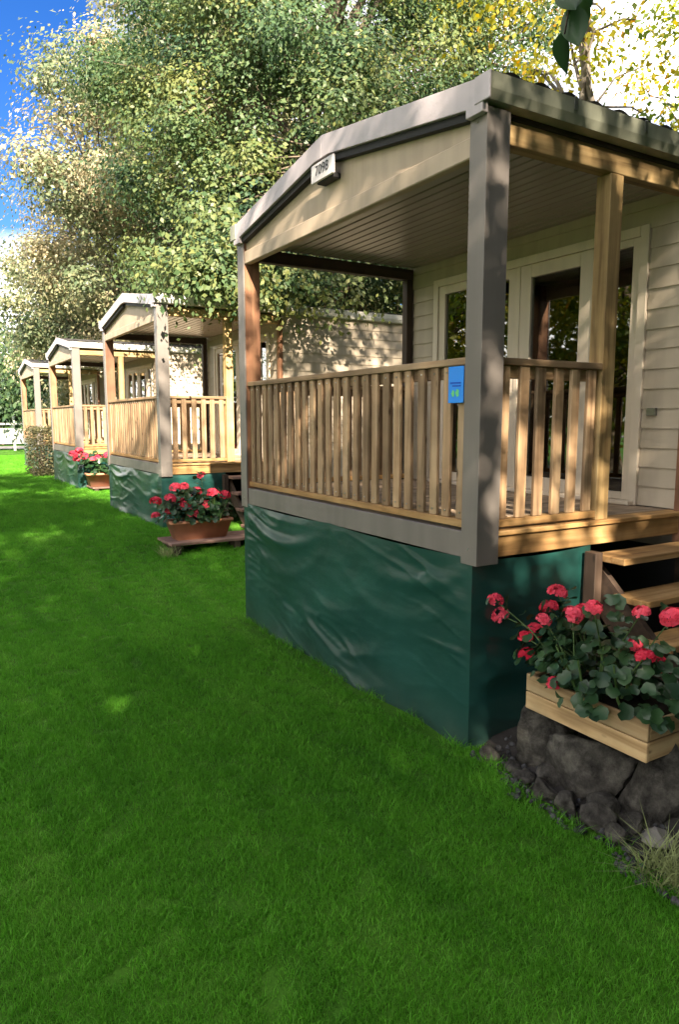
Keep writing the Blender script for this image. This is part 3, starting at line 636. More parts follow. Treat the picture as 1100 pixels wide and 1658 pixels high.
def plank_planter(x0, y0, z0, x1, y1, z1, label, mx='box_x', my='box_y'):
    r = empty('planter_box', ((x0 + x1) / 2, (y0 + y1) / 2, z0)); cx, cy = (x0 + x1) / 2, (y0 + y1) / 2
    a, b, h = (x1 - x0) / 2, (y1 - y0) / 2, z1 - z0
    n = 2; ph = (h - 0.004) / n
    for k in range(n):
        zl, zh = k * ph, (k + 1) * ph - 0.005
        for s in (-1, 1):
            box('plank', (s * (a - 0.011) - 0.011, -b, zl), (s * (a - 0.011) + 0.011, b, zh), my, r)
            box('plank', (-a + 0.023, s * (b - 0.012) - 0.010, zl + .001), (a - 0.023, s * (b - 0.012) + 0.010, zh - .001), mx, r)
    box('base', (-a + 0.024, -b + 0.024, 0.004), (a - 0.024, b - 0.024, 0.02), mx, r)
    box('soil', (-a + 0.024, -b + 0.024, h * .72), (a - 0.024, b - 0.024, h * .86), 'soil', r, bev=0)
    tag(r, label, 'planter'); return r

def unproj(x, y, plane, val):
    f = 1149.0; pitch = R(7.39); yaw = R(30.85)
    fw = Vector((math.sin(yaw) * math.cos(pitch), math.cos(yaw) * math.cos(pitch), -math.sin(pitch))); rt = Vector((math.cos(yaw), -math.sin(yaw), 0)); up = rt.cross(fw)
    d = fw * f + rt * (x - 550) - up * (y - 829); C = Vector((0, 0, CAM_H)); i = 'xyz'.index(plane)
    return C + d * ((val - C[i]) / d[i])

plank_planter(2.735, 1.885, 0.365, 3.10, 2.625, 0.565, 'plank planter box resting on dark rocks by the near steps')
heads = []
for i, (x, y) in enumerate([(803, 972), (811, 996), (855, 1062), (851, 1032), (868, 1022), (881, 1004), (890, 984), (903, 960), (928, 996), (945, 992), (962, 984), (1040, 992), (1028, 1046), (1046, 1064), (1067, 1076)  , (899, 1107), (1090, 1000)]):
    v = unproj(x, y, 'x', 2.72 + 0.30 * ((i * 7) % 5) / 5) - Vector((2.92, 2.255, 0.53)); heads.append(tuple(v))
geranium((2.92, 2.255, 0.53), 0.25, 0.47, 0.34, 480, heads, 3, 'dense coral-red geranium in the near plank planter')

# second cabin: pot of geraniums on a low platform
def platform(x0, y0, x1, y1, z0, z1, label):
    r = empty('timber_platform', ((x0 + x1) / 2, (y0 + y1) / 2, z0)); a, b = (x1 - x0) / 2, (y1 - y0) / 2; n = 4; pw = 2 * b / n
    for k in range(n): box('plank', (-a, -b + k * pw, z1 - z0 - 0.035), (a, -b + (k + 1) * pw - 0.008, z1 - z0), 'oldstep_x', r)
    for x in (-a + 0.05, a - 0.13, 0): box('bearer', (x, -b + 0.01, -0.04), (x + 0.08, b - 0.01, z1 - z0 - 0.036), 'dkbrown_x', r)
    tag(r, label, 'platform'); return r
def trough(x, y, z, sx, sy, h, label):
    r = empty('planter_trough', (x, y, z))
    def ring(s, zz): return [(-sx * s, -sy * s, zz), (sx * s, -sy * s, zz), (sx * s, sy * s, zz), (-sx * s, sy * s, zz)]
    V = ring(.82, 0) + ring(1, h * .86) + ring(1.06, h * .86) + ring(1.06, h) + ring(.95, h) + ring(.9, h * .8)
    F = [[0, 3, 2, 1], [20, 21, 22, 23]]
    for k in range(5):
        for j in range(4): F.append([k * 4 + j, k * 4 + (j + 1) % 4, k * 4 + 4 + (j + 1) % 4, k * 4 + 4 + j])
    me = np_mesh('trough_body', np.array(V), np.array(F)); link('trough_body', me, 'terracotta', r)
    box('soil', (-sx * .88, -sy * .88, h * .74), (sx * .88, sy * .88, h * .82), 'soil', r, bev=0)
    tag(r, label, 'planter', 'terracotta planter troughs'); return r
platform(2.68, 8.60, 4.40, 9.20, float(gz(3.2, 8.7)) - 0.02, 0.36, 'low weathered plank platform beside the second cabin')
trough(3.16, 8.92, 0.36, 0.40, 0.15, 0.25, 'terracotta trough on the platform by the second cabin')
rs = np.random.RandomState(8)
h2 = []
for i, (x, y) in enumerate([(252, 812), (252, 835), (276, 808), (284, 790), (292, 810), (300, 820), (275, 826), (298, 788), (318, 797), (332, 818), (312, 832), (352, 800), (364, 802), (326, 770), (312, 858), (343, 798)]):
    h2.append(tuple(unproj(x, y, 'y', 8.76 + 0.25 * ((i * 3) % 5) / 5) - Vector((3.16, 8.92, 0.60))))
geranium((3.16, 8.92, 0.60), 0.44, 0.24, 0.46, 300, h2, 9, 'bushy red geranium in the trough by the second cabin', 0.10, 0.15)
platform(3.32, 16.2, 4.7, 16.9, 0.30, 0.42, 'low plank platform beside the third cabin')
trough(3.62, 16.5, 0.42, 0.36, 0.16, 0.30, 'terracotta trough on the platform by the third cabin')
h3 = [(-.62, 0, .42), (-.5, -.05, .5), (-.38, 0, .38), (-.1, -.1, .34), (.1, -.1, .40), (-.55, .1, .30), (.3, 0, .36), (-.25, -.1, .30)]
geranium((3.62, 16.5, 0.72), 0.45, 0.24, 0.50, 180, h3, 12, 'red geranium in the trough by the third cabin', 0.13, 0.20)

# ------------------------------------------------------------------ rocks and stones
def rock(name, loc, s, seed, mat, label, group, flat=0.0, sub=4, cat='rock'):
    bm = bmesh.new(); bmesh.ops.create_icosphere(bm, subdivisions=sub, radius=1)
    rr = random.Random(seed); offv = Vector((seed * 3.1, seed * 1.7, seed * .9))
    planes = [(Vector((rr.gauss(0, 1), rr.gauss(0, 1), rr.gauss(0, .8))).normalized(), rr.uniform(.48, .72)) for _ in range(11)]
    for v in bm.verts:
        p = v.co.copy()
        for nrm, dd in planes:
            t = p.dot(nrm) - dd
            if t > 0: p -= nrm * t * 0.97
        k = 1.12 + 0.14 * mnoise.noise(v.co * 1.5 + offv) - 0.12 * abs(mnoise.noise(v.co * 2.6 + offv)) + 0.09 * mnoise.noise(v.co * 6 + offv) + 0.05 * mnoise.noise(v.co * 14 + offv)
        p *= k; v.co = Vector((p.x * s[0], p.y * s[1], p.z * s[2]))
    me = bpy.data.meshes.new('rock'); bm.to_mesh(me); bm.free()
    o = link(name, me, mat, None, loc, (rr.uniform(-.2, .2), rr.uniform(-.2, .2), rr.uniform(0, 6)), True)
    return tag(o, label, cat, group)
rock('boulder', (2.88, 2.60, 0.15), (0.21, 0.20, 0.25), 3, 'rock_dark', 'dark boulder under the far end of the planter box', 'dark boulders under the planter')
rock('boulder', (2.83, 2.27, 0.14), (0.20, 0.22, 0.25), 5, 'rock_dark', 'dark boulder under the middle of the planter box', 'dark boulders under the planter')
rock('boulder', (2.93, 1.95, 0.13), (0.20, 0.18, 0.26), 7, 'rock_dark', 'dark boulder under the near end of the planter box', 'dark boulders under the planter')
rock('boulder', (3.20, 2.35, 0.12), (0.22, 0.28, 0.25), 11, 'rock_dark', 'dark boulder behind the planter box', 'dark boulders under the planter')
rock('boulder', (3.28, 1.82, 0.12), (0.24, 0.20, 0.22), 13, 'rock_dark', 'dark boulder right of the planter box', 'dark boulders under the planter')
sm = [(2.68, 2.66, .05), (2.64, 2.52, .06), (2.62, 2.38, .07), (2.62, 2.22, .07), (2.62, 2.05, .08), (2.72, 2.43, .08), (2.70, 2.08, .09), (2.74, 1.93, .07), (2.66, 2.80, .06), (2.62, 1.92, .06)]
for i, (x, y, s) in enumerate(sm):
    rock('small_stone', (x, y, s * .6), (s, s * 1.15, s * .85), 30 + i, 'rock_dark', 'small dark grey stone edging the soil bed', 'small stones edging the soil bed', sub=3, cat='stone')
rock('pale_stone', (2.72, 1.80, 0.06), (0.11, 0.08, 0.045), 51, 'rock_pale', 'flat pale stone in front of the dark boulders', None, sub=3, cat='stone')
rock('pale_stone', (2.97, 1.72, 0.11), (0.13, 0.12, 0.14), 53, 'rock_pale', 'blocky pale stone at the right edge of the bed', None, sub=3, cat='stone')
def gravel():
    rs = np.random.RandomState(4); V = []; F = []
    ico = bmesh.new(); bmesh.ops.create_icosphere(ico, subdivisions=1, radius=1); iv = np.array([v.co[:] for v in ico.verts]); fi = np.array([[v.index for v in f.verts] for f in ico.faces]); ico.free()
    for k in range(1300):
        y = rs.uniform(0.6, 2.9); x = float(bed_edge(y)) + rs.rand() ** 1.8 * 0.75 - 0.02; s = 0.005 + 0.015 * rs.rand() ** 2.5
        P = iv * (s * rs.uniform(.7, 1.3, 3)) * (1 + .25 * rs.randn(len(iv), 1) * .5); z = 0.012 + 0.05 * min(1, (x - float(bed_edge(y))) / 5.4 * 12) + s * .4
        F.append(fi + len(V) * len(iv)); V.append(P + [x, y, z])
    me = np_mesh('gravel', np.concatenate(V), np.concatenate(F)); tag(link('gravel', me, 'gravel'), 'loose grey gravel along the edge of the bed', 'gravel', kind='stuff')
gravel()

# ------------------------------------------------------------------ foliage machinery
def leaf_mesh(name, P, size, rs, tint, mat, droop=0.35, aspect=0.62, out=None):
    """P (n,3) leaf bases; kite-shaped folded leaves"""
    n = len(P)
    if out is None: out = np.zeros((n, 3))
    nn = out + rs.randn(n, 3) * 0.42 + [0, 0, 0.55]; nn /= np.linalg.norm(nn, axis=1)[:, None] + 1e-9
    d = rs.randn(n, 3); d[:, 2] -= droop; d -= nn * (d * nn).sum(1)[:, None]; d /= np.linalg.norm(d, axis=1)[:, None] + 1e-9
    s = np.cross(d, nn); sz = size * rs.uniform(.6, 1.25, n)[:, None]
    A = P; B = P + d * sz * .45 + s * sz * aspect * .5 + nn * sz * .08; C_ = P + d * sz; D_ = P + d * sz * .45 - s * sz * aspect * .5 + nn * sz * .08
    V = np.stack([A, B, C_, D_], 1).reshape(-1, 3); F = np.arange(4 * n).reshape(n, 4)
    me = np_mesh(name, V, F); me.materials.append(M[mat])
    at = me.attributes.new('tint', 'FLOAT', 'FACE'); at.data.foreach_set('value', np.clip(tint, 0, 1).astype(np.float32)); return me
def tree(name, x, y, h, cb, rx, rz_, nc, nl, lsize, mat, label, seed, bark='bark', trunk_r=0.22, group=None, lean=(0, 0), sig=0.55, tint0=0.5, ry=None, flat=0.6, extra=None, topbias=0.0, trim=None):
    """tapered trunk, limbs, twigs to each leaf clump; crown ellipsoid centred at height cb"""
    rs = np.random.RandomState(seed); g = float(gz(x, y)); ry = ry or rx
    r = empty(name, (x, y, g)); V = []; F = []
    tp = [np.array([lean[0] * t + .12 * math.sin(t * 5 + seed), lean[1] * t + .12 * math.cos(t * 4 + seed), t * (cb + rz_ * .55)]) for t in np.linspace(0, 1, 9)]
    tp[0][2] = -0.15; tp[0][:2] = 0
    rad = [trunk_r * (1.35 if i == 0 else 1) * (1 - .8 * i / 8) for i in range(9)]; tube_np(V, F, tp, rad, 10)
    cen = np.array([lean[0] * .8, lean[1] * .8, cb])
    # clump centres
    cl = []
    while len(cl) < nc:
        q = rs.uniform(-1, 1, 3); l = np.linalg.norm(q)
        if l > 1 or l < 0.25: continue
        if rs.rand() > l ** 1.6 * .9 + .15: continue
        bulge = 1 + .30 * mnoise.noise(Vector(q / l * 1.6) + Vector((seed, 0, 0)))
        p = cen + q * bulge * np.array([rx, ry, rz_])
        if p[2] < 0.6: continue
        if trim is not None and trim(p + [x, y, g]): continue
        cl.append(p)
    if extra: cl += [np.array(e) - [x, y, g] for e in extra]
    cl = np.array(cl)
    nl_ = max(7, nc // 14); limbs = []
    for k in range(nl_):
        i = rs.randint(len(cl)); tgt = cen + (cl[i] - cen) * .72; hgt = min(tgt[2] * .75, cb + rz_ * .5); hgt = max(hgt, cb * .35); t = hgt / (cb + rz_ * .55); j = min(7, int(t * 8)); st = tp[j] + (tp[j + 1] - tp[j]) * (t * 8 - j)
        pts = [st + (tgt - st) * u + np.array([0, 0, .5 * math.sin(u * 3.14)]) * (.6) + rs.uniform(-.12, .12, 3) * (0 < u < 1) for u in np.linspace(0, 1, 6)]
        tube_np(V, F, pts, [trunk_r * .42 * (1 - .75 * u) for u in np.linspace(0, 1, 6)], 6); limbs += pts
    limbs = np.array(limbs + tp[4:])
    for p in cl:
        dd = np.linalg.norm(limbs - p, axis=1); s = limbs[np.argmin(dd)]; tube_np(V, F, [s, (s + p) / 2 + rs.uniform(-.15, .15, 3), p], [.028, .018, .006], 4)
    me = np_mesh('trunk', np.array(V), np.array(F), True); link('trunk', me, bark, r)
    n = len(cl) * nl; ci = np.repeat(np.arange(len(cl)), nl); sg = sig * rs.uniform(.6, 1.3, len(cl))
    P = cl[ci] + rs.randn(n, 3) * sg[ci][:, None] * np.array([1, 1, flat])
    keep = P[:, 2] > 0.15; P = P[keep]; ci = ci[keep]
    if trim is not None: pass
    tint = tint0 + .24 * rs.randn(len(cl))[ci] + .13 * rs.randn(len(P))
    oc = P - cl[ci]; oc /= np.linalg.norm(oc, axis=1)[:, None] + 1e-9; ow = (cl - cen) / np.array([rx, ry, rz_]); ow /= np.linalg.norm(ow, axis=1)[:, None] + 1e-9
    link('crown', leaf_mesh('crown', P, lsize, rs, tint, mat, out=oc * .8 + ow[ci] * .5), None, r)
    tag(r, label, 'tree', group); return r

# ------------------------------------------------------------------ trees behind the cabins
TG = 'trees behind the cabins'
def clear_roofs(p):   # no foliage inside the cabins' volumes
    for (cx, cy) in CABS:
        if cx - 0.6 < p[0] < cx + HL + .5 and cy - 0.7 < p[1] < cy + W + .7 and p[2] < 4.6: return True
    return False
tree('broadleaf_tree', 9.2, 21.6, 16, 7.8, 6.3, 6.5, 460, 500, 0.128, 'leaf_silver', 'tall silvery green tree with sunlit edge against the blue sky', 11, trunk_r=.32, group=TG, sig=.46, tint0=.74, trim=clear_roofs)
tree('broadleaf_tree', 8.4, 29.0, 11, 5.3, 5.6, 4.8, 300, 300, 0.16, 'leaf_silver', 'pale green tree rising behind the farthest cabin', 17, trunk_r=.3, group=TG, sig=.5, tint0=.66, trim=clear_roofs)
tree('broadleaf_tree', 8.6, 15.0, 16, 8.2, 4.9, 7.2, 430, 680, 0.090, 'leaf_green', 'large dark green tree standing between the second and third cabins', 23, trunk_r=.3, group=TG, sig=.40, tint0=.55, trim=clear_roofs,
     extra=[(6.6, 11.0, 5.4), (5.8, 10.4, 5.0), (5.2, 10.0, 4.7), (4.7, 9.8, 4.4), (4.2, 9.7, 4.2), (3.9, 9.6, 4.1), (3.6, 9.7, 4.05), (3.4, 9.8, 3.95), (3.9, 9.5, 4.5), (4.6, 9.6, 4.7), (5.2, 9.6, 4.9), (5.8, 9.7, 4.8), (4.4, 9.50, 3.80), (4.0, 9.45, 3.75), (4.9, 9.45, 3.9), (3.5, 9.45, 3.85), (5.5, 9.45, 3.85)])
for i, (x, y, h, cb, rx, rz_, ll) in enumerate([(8.0, 37.0, 8, 3.6, 4.4, 3.6, 'dark tree closing the view beyond the farthest cabin'), (4.6, 50.0, 8, 3.4, 4.0, 3.6, 'dark tree across the road at the far left'), (12.5, 50.0, 10, 4.6, 5.0, 4.8, 'dark tree across the road behind the white fence'), (15.5, 34.0, 12, 6, 5.5, 5.6, 'broad tree standing well behind the farthest cabin'), (14.5, 23.0, 13, 6.2, 4.6, 5.6, 'broad tree hidden deep behind the third cabin'), (-8.5, 52.0, 9, 4.2, 5.0, 4.2, 'dark tree left of the far end of the lawn')]):
    tree('broadleaf_tree', x, y, h, cb, rx, rz_, 130, 120, 0.30, 'leaf_green', ll, 101 + i, trunk_r=.26, group=TG, sig=.68, tint0=.45, trim=clear_roofs)
YG = 'slender yellow trees behind the nearest cabin'
for i, (x, y, h, cb, rx, rz_, nc, ll) in enumerate([
        (9.8, 8.25, 12, 7.4, 1.5, 3.0, 26, 'slender yellow-leaved tree nearest the green tree'),
        (10.9, 14.1, 13, 9.6, 1.5, 4.2, 26, 'slender bare-stemmed tree above the gable peak'),
        (11.8, 14.3, 13, 9.8, 1.4, 4.2, 20, 'slender thin-crowned tree above the roof corner'),
        (12.7, 14.2, 13, 9.8, 1.4, 4.4, 22, 'slender straight tree just right of the roof corner'),
        (15.2, 9.6, 11, 7.4, 2.4, 3.6, 46, 'leaning yellow tree over the porch roof'),
        (14.8, 6.4, 10, 6.4, 2.6, 3.4, 60, 'golden autumn tree at the right over the gutter'),
        (18.5, 9.0, 11, 7.0, 3.0, 4.2, 60, 'yellow-green tree set back behind the golden one')]):
    tree('slender_tree', x, y, h, cb, rx, rz_, nc, 130 if i < 4 else 260, 0.115 if i < 4 else 0.13, 'leaf_yellow', ll, 201 + i, 'bark_grey', trunk_r=.14, group=YG, sig=.42, tint0=.5, lean=((i % 3 - 1) * .5, 0), trim=clear_roofs)
tree('broadleaf_tree', 15.5, 15.8, 9, 4.4, 3.4, 3.4, 100, 150, 0.18, 'leaf_yellow', 'yellow-green tree glimpsed under the porch roof', 301, trunk_r=.22, group=TG, sig=.6, tint0=.35, trim=clear_roofs)
tree('broadleaf_tree', 13.6, 8.6, 7, 4.0, 2.2, 2.0, 80, 150, 0.15, 'leaf_yellow', 'low yellow-green tree between the first two cabins', 303, trunk_r=.16, group=TG, sig=.45, tint0=.3, trim=clear_roofs)

# ------------------------------------------------------------------ shade trees round the lawn (their branches hang over the camera), some added unseen to shape light
SG = 'shade trees on the open side of the lawn'
tree('shade_tree', 5.3, -1.7, 13, 8.8, 4.3, 4.8, 160, 170, 0.16, 'leaf_shade', 'shade tree near the planter, its leafy twig hanging into view', 401, trunk_r=.26, group=SG, sig=.42, tint0=.5)
tree('shade_tree', -4.9, -6.8, 15, 7.6, 4.4, 6.5, 430, 170, 0.20, 'leaf_shade', 'tall dense shade tree behind the viewpoint', 403, trunk_r=.28, group=SG, sig=.55, tint0=.5, ry=3.4)
tree('shade_tree', 4.0, -9.0, 14, 8.2, 3.0, 6.2, 190, 170, 0.18, 'leaf_shade', 'thin-crowned tree added unseen behind the viewpoint to dapple the light', 405, trunk_r=.24, group=SG, sig=.42, tint0=.5)  # unseen, added to break sun into dapples on the near side
tree('shade_tree', -4.4, 2.6, 14, 10.0, 3.3, 3.8, 80, 170, 0.17, 'leaf_shade', 'tall unseen tree added left of the viewpoint to shade the farther cabins', 415, trunk_r=.24, group=SG, sig=.45, tint0=.5)  # unseen, added to cast shade over the second and third cabins
tree('shade_tree', -0.3, -6.6, 6, 3.5, 2.0, 2.3, 110, 150, 0.17, 'leaf_shade', 'small round tree added unseen behind the viewpoint to block low sun', 417, trunk_r=.12, group=SG, sig=.42, tint0=.5)  # unseen, added to stop low sun reaching the near lawn
tree('shade_tree', 0.5, -8.0, 13, 8.6, 2.3, 4.6, 120, 190, 0.13, 'leaf_shade', 'tall thin-leaved tree added unseen behind the viewpoint to filter sun', 419, trunk_r=.16, group=SG, sig=.33, tint0=.5)  # unseen, added to let only part of the sun onto the deck
tree('shade_tree', 6.5, -12.0, 15, 7.5, 5.5, 6.6, 240, 180, 0.19, 'leaf_shade', 'shade tree behind the cabin outside the view', 411, trunk_r=.28, group=SG, sig=.6, tint0=.5)
tree('shade_tree', -8.6, 8.0, 11, 6.0, 4.0, 4.8, 150, 170, 0.17, 'leaf_yellow', 'yellowing shade tree across the lawn from the second cabin', 407, trunk_r=.28, group=SG, sig=.55, tint0=.4)
tree('shade_tree', -10.0, 15.0, 11, 5.6, 4.2, 4.8, 150, 170, 0.19, 'leaf_yellow', 'yellowing shade tree across the lawn from the third cabin', 409, trunk_r=.28, group=SG, sig=.55, tint0=.4)

for i, (x, y, cb, rx, rz_, ll) in enumerate([(11.0, -2.6, 6.6, 5.2, 6.4, 'dense tree right of the viewpoint, outside the view'), (15.0, 0.6, 6.6, 4.8, 6.2, 'dense tree at the rear of the nearest cabin'), (1.5, -14.5, 6.0, 5.5, 6.0, 'dense tree well behind the viewpoint'), (-9.0, -15.0, 6.0, 5.5, 6.0, 'dense tree far behind on the left'), (13.5, -10.0, 6.0, 5.5, 6.0, 'dense tree behind the cabin outside the view, farther right')]):
    tree('shade_tree', x, y, 12, cb, rx, rz_, 230, 70, 0.34, 'leaf_shade', ll, 501 + i, trunk_r=.26, group=SG, sig=.7, tint0=.4, trim=clear_roofs)
tree('shade_tree', -7.0, 17.5, 11, 5.6, 4.4, 5.0, 170, 150, 0.2, 'leaf_yellow', 'yellowing tree left of the third cabin, outside the view', 511, trunk_r=.26, group=SG, sig=.6, tint0=.35)
tree('shade_tree', -9.5, 26.0, 12, 6.0, 5.0, 5.6, 170, 150, 0.22, 'leaf_yellow', 'yellowing tree left of the farthest cabin, outside the view', 513, trunk_r=.26, group=SG, sig=.6, tint0=.3)

# ------------------------------------------------------------------ shrub, fence
def shrub(x, y, sx, sy, h, label):
    rs = np.random.RandomState(71); g = float(gz(x, y)); r = empty('clipped_shrub', (x, y, g)); n = 5200
    P = rs.uniform(-1, 1, (n, 3)); face = rs.randint(0, 3, n)
    for k in range(3):
        m_ = (face == k) & (rs.rand(n) < .75); P[m_, k] = np.sign(P[m_, k]) * rs.uniform(.82, 1.05, m_.sum())
    P = P * [sx, sy, h / 2] + [0, 0, h / 2 + .04]; P += rs.randn(n, 3) * .025
    P = P[P[:, 2] > .03]
    link('foliage', leaf_mesh('foliage', P, .07, rs, .5 + .22 * rs.randn(len(P)), 'leaf_shrub'), None, r)
    V = []; F = []
    for k in range(9):
        a = rs.uniform(-.5, .5, 2); tube_np(V, F, [np.array([a[0] * sx * .5, a[1] * sy * .5, -.05]), np.array([a[0] * sx, a[1] * sy, h * .45]), np.array([a[0] * sx * 1.6, a[1] * sy * 1.6, h * .92])], [.02, .014, .006], 5)
    link('stems', np_mesh('stems', np.array(V), np.array(F), True), 'bark', r)
    tag(r, label, 'shrub')
shrub(3.12, 21.6, 0.34, 0.9, 1.30, 'clipped brownish green shrub at the lawn edge before the farthest cabin')
def fence():
    y = 40.2; g = float(gz(4, y)); r = empty('white_fence', (4.0, y, g))
    for k in range(8): box('post', (-5.2 + k * 1.4, -0.05, -0.05), (-5.1 + k * 1.4, 0.05, 1.45 if k % 2 else 1.9), 'white', r)
    for k in range(7):
        a, b = -5.098 + k * 1.4, -3.802 + k * 1.4
        for z in (1.05, 1.32): box('rail', (a, -0.03, z), (b, 0.03, z + 0.09), 'white', r)
        if k in (3, 4): box('panel', (a, -0.02, 0.35), (b, 0.02, 1.04), 'white', r)
    tag(r, 'white post and rail fence with panels at the far end of the lawn', 'fence')
fence()

# ------------------------------------------------------------------ leafy twig hanging at the top of the view, hung from the shade tree
def sprig():
    base = unproj(935, -60, 'y', 1.55); r = empty('hanging_twig', base); rs = np.random.RandomState(5)
    V = []; F = []; b = np.array(base)
    tip = np.array(unproj(915, 55, 'y', 1.55)) - b
    src = np.array([3.6, -0.9, 5.2]) - b
    tube_np(V, F, [src, src * .5 + [0, 0, .35], src * .15 + [0, 0, .25], np.zeros(3), tip], [.02, .014, .008, .005, .003], 6)
    link('twig', np_mesh('twig', np.array(V), np.array(F), True), 'bark', r)
    n = 9; t = np.linspace(0, 1, n); pr = []; 
    wv = .5 * np.sin(np.pi * t ** .8) * .62
    Vl = np.concatenate([np.stack([np.zeros(n), t, -.25 * t * t], 1), np.stack([wv, t, -.25 * t * t + wv * .35], 1), np.stack([-wv, t, -.25 * t * t + wv * .35], 1)]); Fl = []
    for i in range(n - 1): Fl += [[i, i + 1, n + i + 1, n + i], [i, 2 * n + i, 2 * n + i + 1, i + 1]]
    me = np_mesh('leaf', Vl, np.array(Fl), True); me.materials.append(M['sprig_leaf'])
    for k, (px, py, L_, ang) in enumerate([(925, 5, .15, -12), (947, -8, .13, 8), (915, 48, .14, -14), (905, -30, .12, -30), (958, -25, .12, 25), (975, -40, .13, 40), (935, -45, .12, 0)]):
        p = np.array(unproj(px, py, 'y', 1.55 + .05 * (k % 3))) - b; o = link('leaf', me, None, r, p); L_ *= .85; o.scale = (L_, L_, L_)
        o.rotation_euler = (R(-82 + 6 * (k % 3)), R(ang), R(-30 + 25 * (k % 3 - 1)))
    tag(r, 'dark green leafy twig hanging into the top of the view', 'twig')
sprig()

# ------------------------------------------------------------------ grass
def tuft_mesh(seed, n, rad, h0, h1, wd, lean=.5):
    rs = np.random.RandomState(seed); V = []; F = []; T = []
    for k in range(n):
        a = rs.rand() * 6.28; q = rad * rs.rand() ** .5; p = np.array([q * math.cos(a), q * math.sin(a), -.004]); h = rs.uniform(h0, h1); d = rs.randn(2) * lean * h; s = np.array([math.cos(a * 3.3), math.sin(a * 3.3), 0]) * wd * rs.uniform(.7, 1.2) / 2
        mid = p + [d[0] * .35, d[1] * .35, h * .6]; tip = p + [d[0], d[1], h]
        b = len(V); V += [p - s, p + s, mid + s * .8, mid - s * .8, tip]; F += [[b, b + 1, b + 2], [b, b + 2, b + 3], [b + 3, b + 2, b + 4]]; T += [rs.rand()] * 3
    me = np_mesh('tuft', np.array(V), np.array(F)); me.materials.append(M['blade'])
    at = me.attributes.new('tint', 'FLOAT', 'FACE'); at.data.foreach_set('value', np.array(T, np.float32)); return me
def grass_field():
    lib = bpy.data.collections.new('grass_tufts')
    for k in range(6):
        lib.objects.link(bpy.data.objects.new('grass_tuft', tuft_mesh(k, 46, .075, .022, .050, .0045)))
    xs_ = np.arange(-2.5, 7.5, .25); ys_ = np.arange(-.75, 34, .25); V = []; F = []; D = []
    for x in xs_:
        for y in ys_:
            cx, cy = x + .125, y + .125; bad = False
            if cx < -.5 - .02 * cy and cy > 6: bad = True
            for (hx, hy) in CABS:
                if cx > hx - 0.10 and hy - 0.0 < cy < hy + W: bad = True
            if cy < 2.98 and cx > float(bed_edge(cy)) + .03: bad = True
            if bad: continue
            dist = math.hypot(cx, cy); b = len(V)
            for (a, c) in ((x, y), (x + .25, y), (x + .25, y + .25), (x, y + .25)): V.append((a, c, float(gz(a, c)) + .002))
            F.append([b, b + 1, b + 2, b + 3]); D.append(560 if dist < 4 else 560 * (4 / dist) ** 1.1)
    me = np_mesh('grass', np.array(V), np.array(F)); at = me.attributes.new('density', 'FLOAT', 'FACE'); at.data.foreach_set('value', np.array(D, np.float32)); me.materials.append(M['lawn'])
    o = link('grass', me); tag(o, 'short mown grass blades of the lawn', 'grass', kind='stuff')
    ng = bpy.data.node_groups.new('grass_scatter', 'GeometryNodeTree'); ng.interface.new_socket('Geometry', in_out='INPUT', socket_type='NodeSocketGeometry'); ng.interface.new_socket('Geometry', in_out='OUTPUT', socket_type='NodeSocketGeometry')
    N = ng.nodes.new; Lk = ng.links.new
    gi = N('NodeGroupInput'); go = N('NodeGroupOutput'); ds = N('GeometryNodeDistributePointsOnFaces'); na = N('GeometryNodeInputNamedAttribute'); na.data_type = 'FLOAT'; na.inputs['Name'].default_value = 'density'
    Lk(gi.outputs[0], ds.inputs['Mesh']); Lk(na.outputs[0], ds.inputs['Density'])
    ci = N('GeometryNodeCollectionInfo'); ci.inputs['Collection'].default_value = lib; ci.inputs['Separate Children'].default_value = True; ci.inputs['Reset Children'].default_value = True
    ip = N('GeometryNodeInstanceOnPoints'); ip.inputs['Pick Instance'].default_value = True
    rv = N('FunctionNodeRandomValue'); rv.data_type = 'FLOAT_VECTOR'; rv.inputs[0].default_value = (-.12, -.12, 0); rv.inputs[1].default_value = (.12, .12, 6.28)
    # blades grow a little coarser where they stand thinner
    ps = N('GeometryNodeInputPosition'); ln = N('ShaderNodeVectorMath'); ln.operation = 'LENGTH'; Lk(ps.outputs[0], ln.inputs[0])
    mr = N('ShaderNodeMapRange'); mr.inputs['From Min'].default_value = 4; mr.inputs['From Max'].default_value = 30; mr.inputs['To Min'].default_value = .68; mr.inputs['To Max'].default_value = 1.6; Lk(ln.outputs['Value'], mr.inputs['Value'])
    r2 = N('FunctionNodeRandomValue'); r2.data_type = 'FLOAT'; r2.inputs[2].default_value = .75; r2.inputs[3].default_value = 1.2
    mu = N('ShaderNodeMath'); mu.operation = 'MULTIPLY'; Lk(mr.outputs[0], mu.inputs[0]); Lk(r2.outputs[1], mu.inputs[1])
    Lk(ds.outputs['Points'], ip.inputs['Points']); Lk(ci.outputs[0], ip.inputs['Instance']); Lk(rv.outputs[0], ip.inputs['Rotation']); Lk(mu.outputs[0], ip.inputs['Scale']); Lk(ip.outputs[0], go.inputs[0])
    md = o.modifiers.new('scatter', 'NODES'); md.node_group = ng
grass_field()
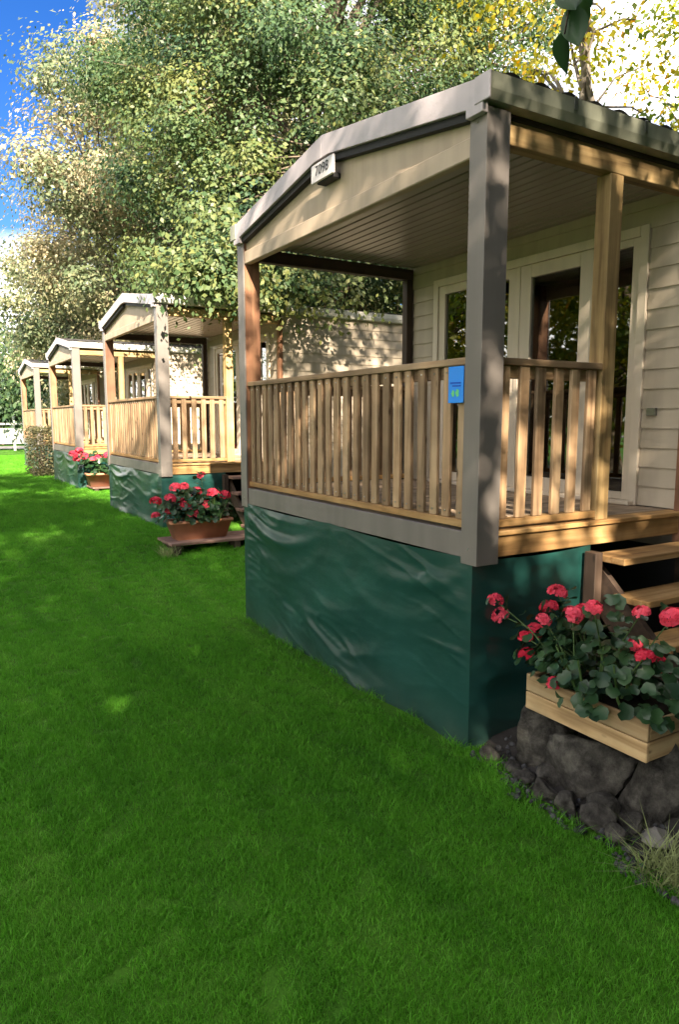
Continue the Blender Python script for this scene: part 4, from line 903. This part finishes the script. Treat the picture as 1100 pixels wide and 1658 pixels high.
def fringe():
    rs = np.random.RandomState(12); src = [tuft_mesh(300 + k, 26, .05, .035, .085, .0045, .7) for k in range(4)]; V = []; F = []; T = []; off = 0
    data = []
    for me in src:
        co = np.zeros(len(me.vertices) * 3, np.float32); me.vertices.foreach_get('co', co); tt = np.zeros(len(me.polygons), np.float32); me.attributes['tint'].data.foreach_get('value', tt)
        data.append((co.reshape(-1, 3), np.array([p.vertices[:] for p in me.polygons]), tt))
    spots = []
    for (hx, hy) in CABS:
        n = 46 if hx < 2.8 else 26
        spots += [(hx - .03 - .05 * rs.rand(), hy + W * u, rs.uniform(.5, 1.1)) for u in rs.rand(n)]
        spots += [(hx + 1.0 * u, hy - .04 - .05 * rs.rand(), rs.uniform(.5, 1.1)) for u in rs.rand(n // 4)] if hx > 2.8 else []
    spots += [(float(bed_edge(y)) + rs.uniform(-.05, .07), y, rs.uniform(.5, 1.0)) for y in rs.uniform(.8, 2.9, 60)]
    for (x, y, sc) in spots:
        co, fa, tt = data[rs.randint(4)]; a = rs.rand() * 6.28; c_, s_ = math.cos(a), math.sin(a)
        P = co * sc; P = np.stack([P[:, 0] * c_ - P[:, 1] * s_ + x, P[:, 0] * s_ + P[:, 1] * c_ + y, P[:, 2] + float(gz(x, y)) + .003], 1)
        V.append(P); F.append(fa + off); T.append(tt); off += len(P)
    me = np_mesh('grass_fringe', np.concatenate(V), np.concatenate(F)); me.materials.append(M['blade']); at = me.attributes.new('tint', 'FLOAT', 'FACE'); at.data.foreach_set('value', np.concatenate(T))
    tag(link('grass_fringe', me), 'longer unmown grass along the foot of the green skirts', 'grass', kind='stuff')
fringe()
# pale grass tuft at the corner of the bed, and weeds against the skirts
def clump(x, y, n, rad, h0, h1, seed, label, mat=None):
    me = tuft_mesh(seed, n, rad, h0, h1, .006, .8); o = link('grass_clump', me, None, None, (x, y, float(gz(x, y)))); 
    if mat: me.materials.clear(); me.materials.append(mat)
    return tag(o, label, 'grass')
M['paleblade'] = paint('paleblade', (0.22, 0.26, 0.10), 0.6, .3, 12)
clump(2.56, 1.64, 240, .10, .08, .22, 91, 'pale green grass clump in front of the blocky stone', M['paleblade'])
clump(2.70, 1.58, 160, .09, .06, .16, 92, 'smaller pale grass clump at the right edge of the view', M['paleblade'])
clump(2.64, 8.62, 120, .12, .08, .20, 93, 'yellowish weed clump at the left end of the plank platform', M['paleblade'])
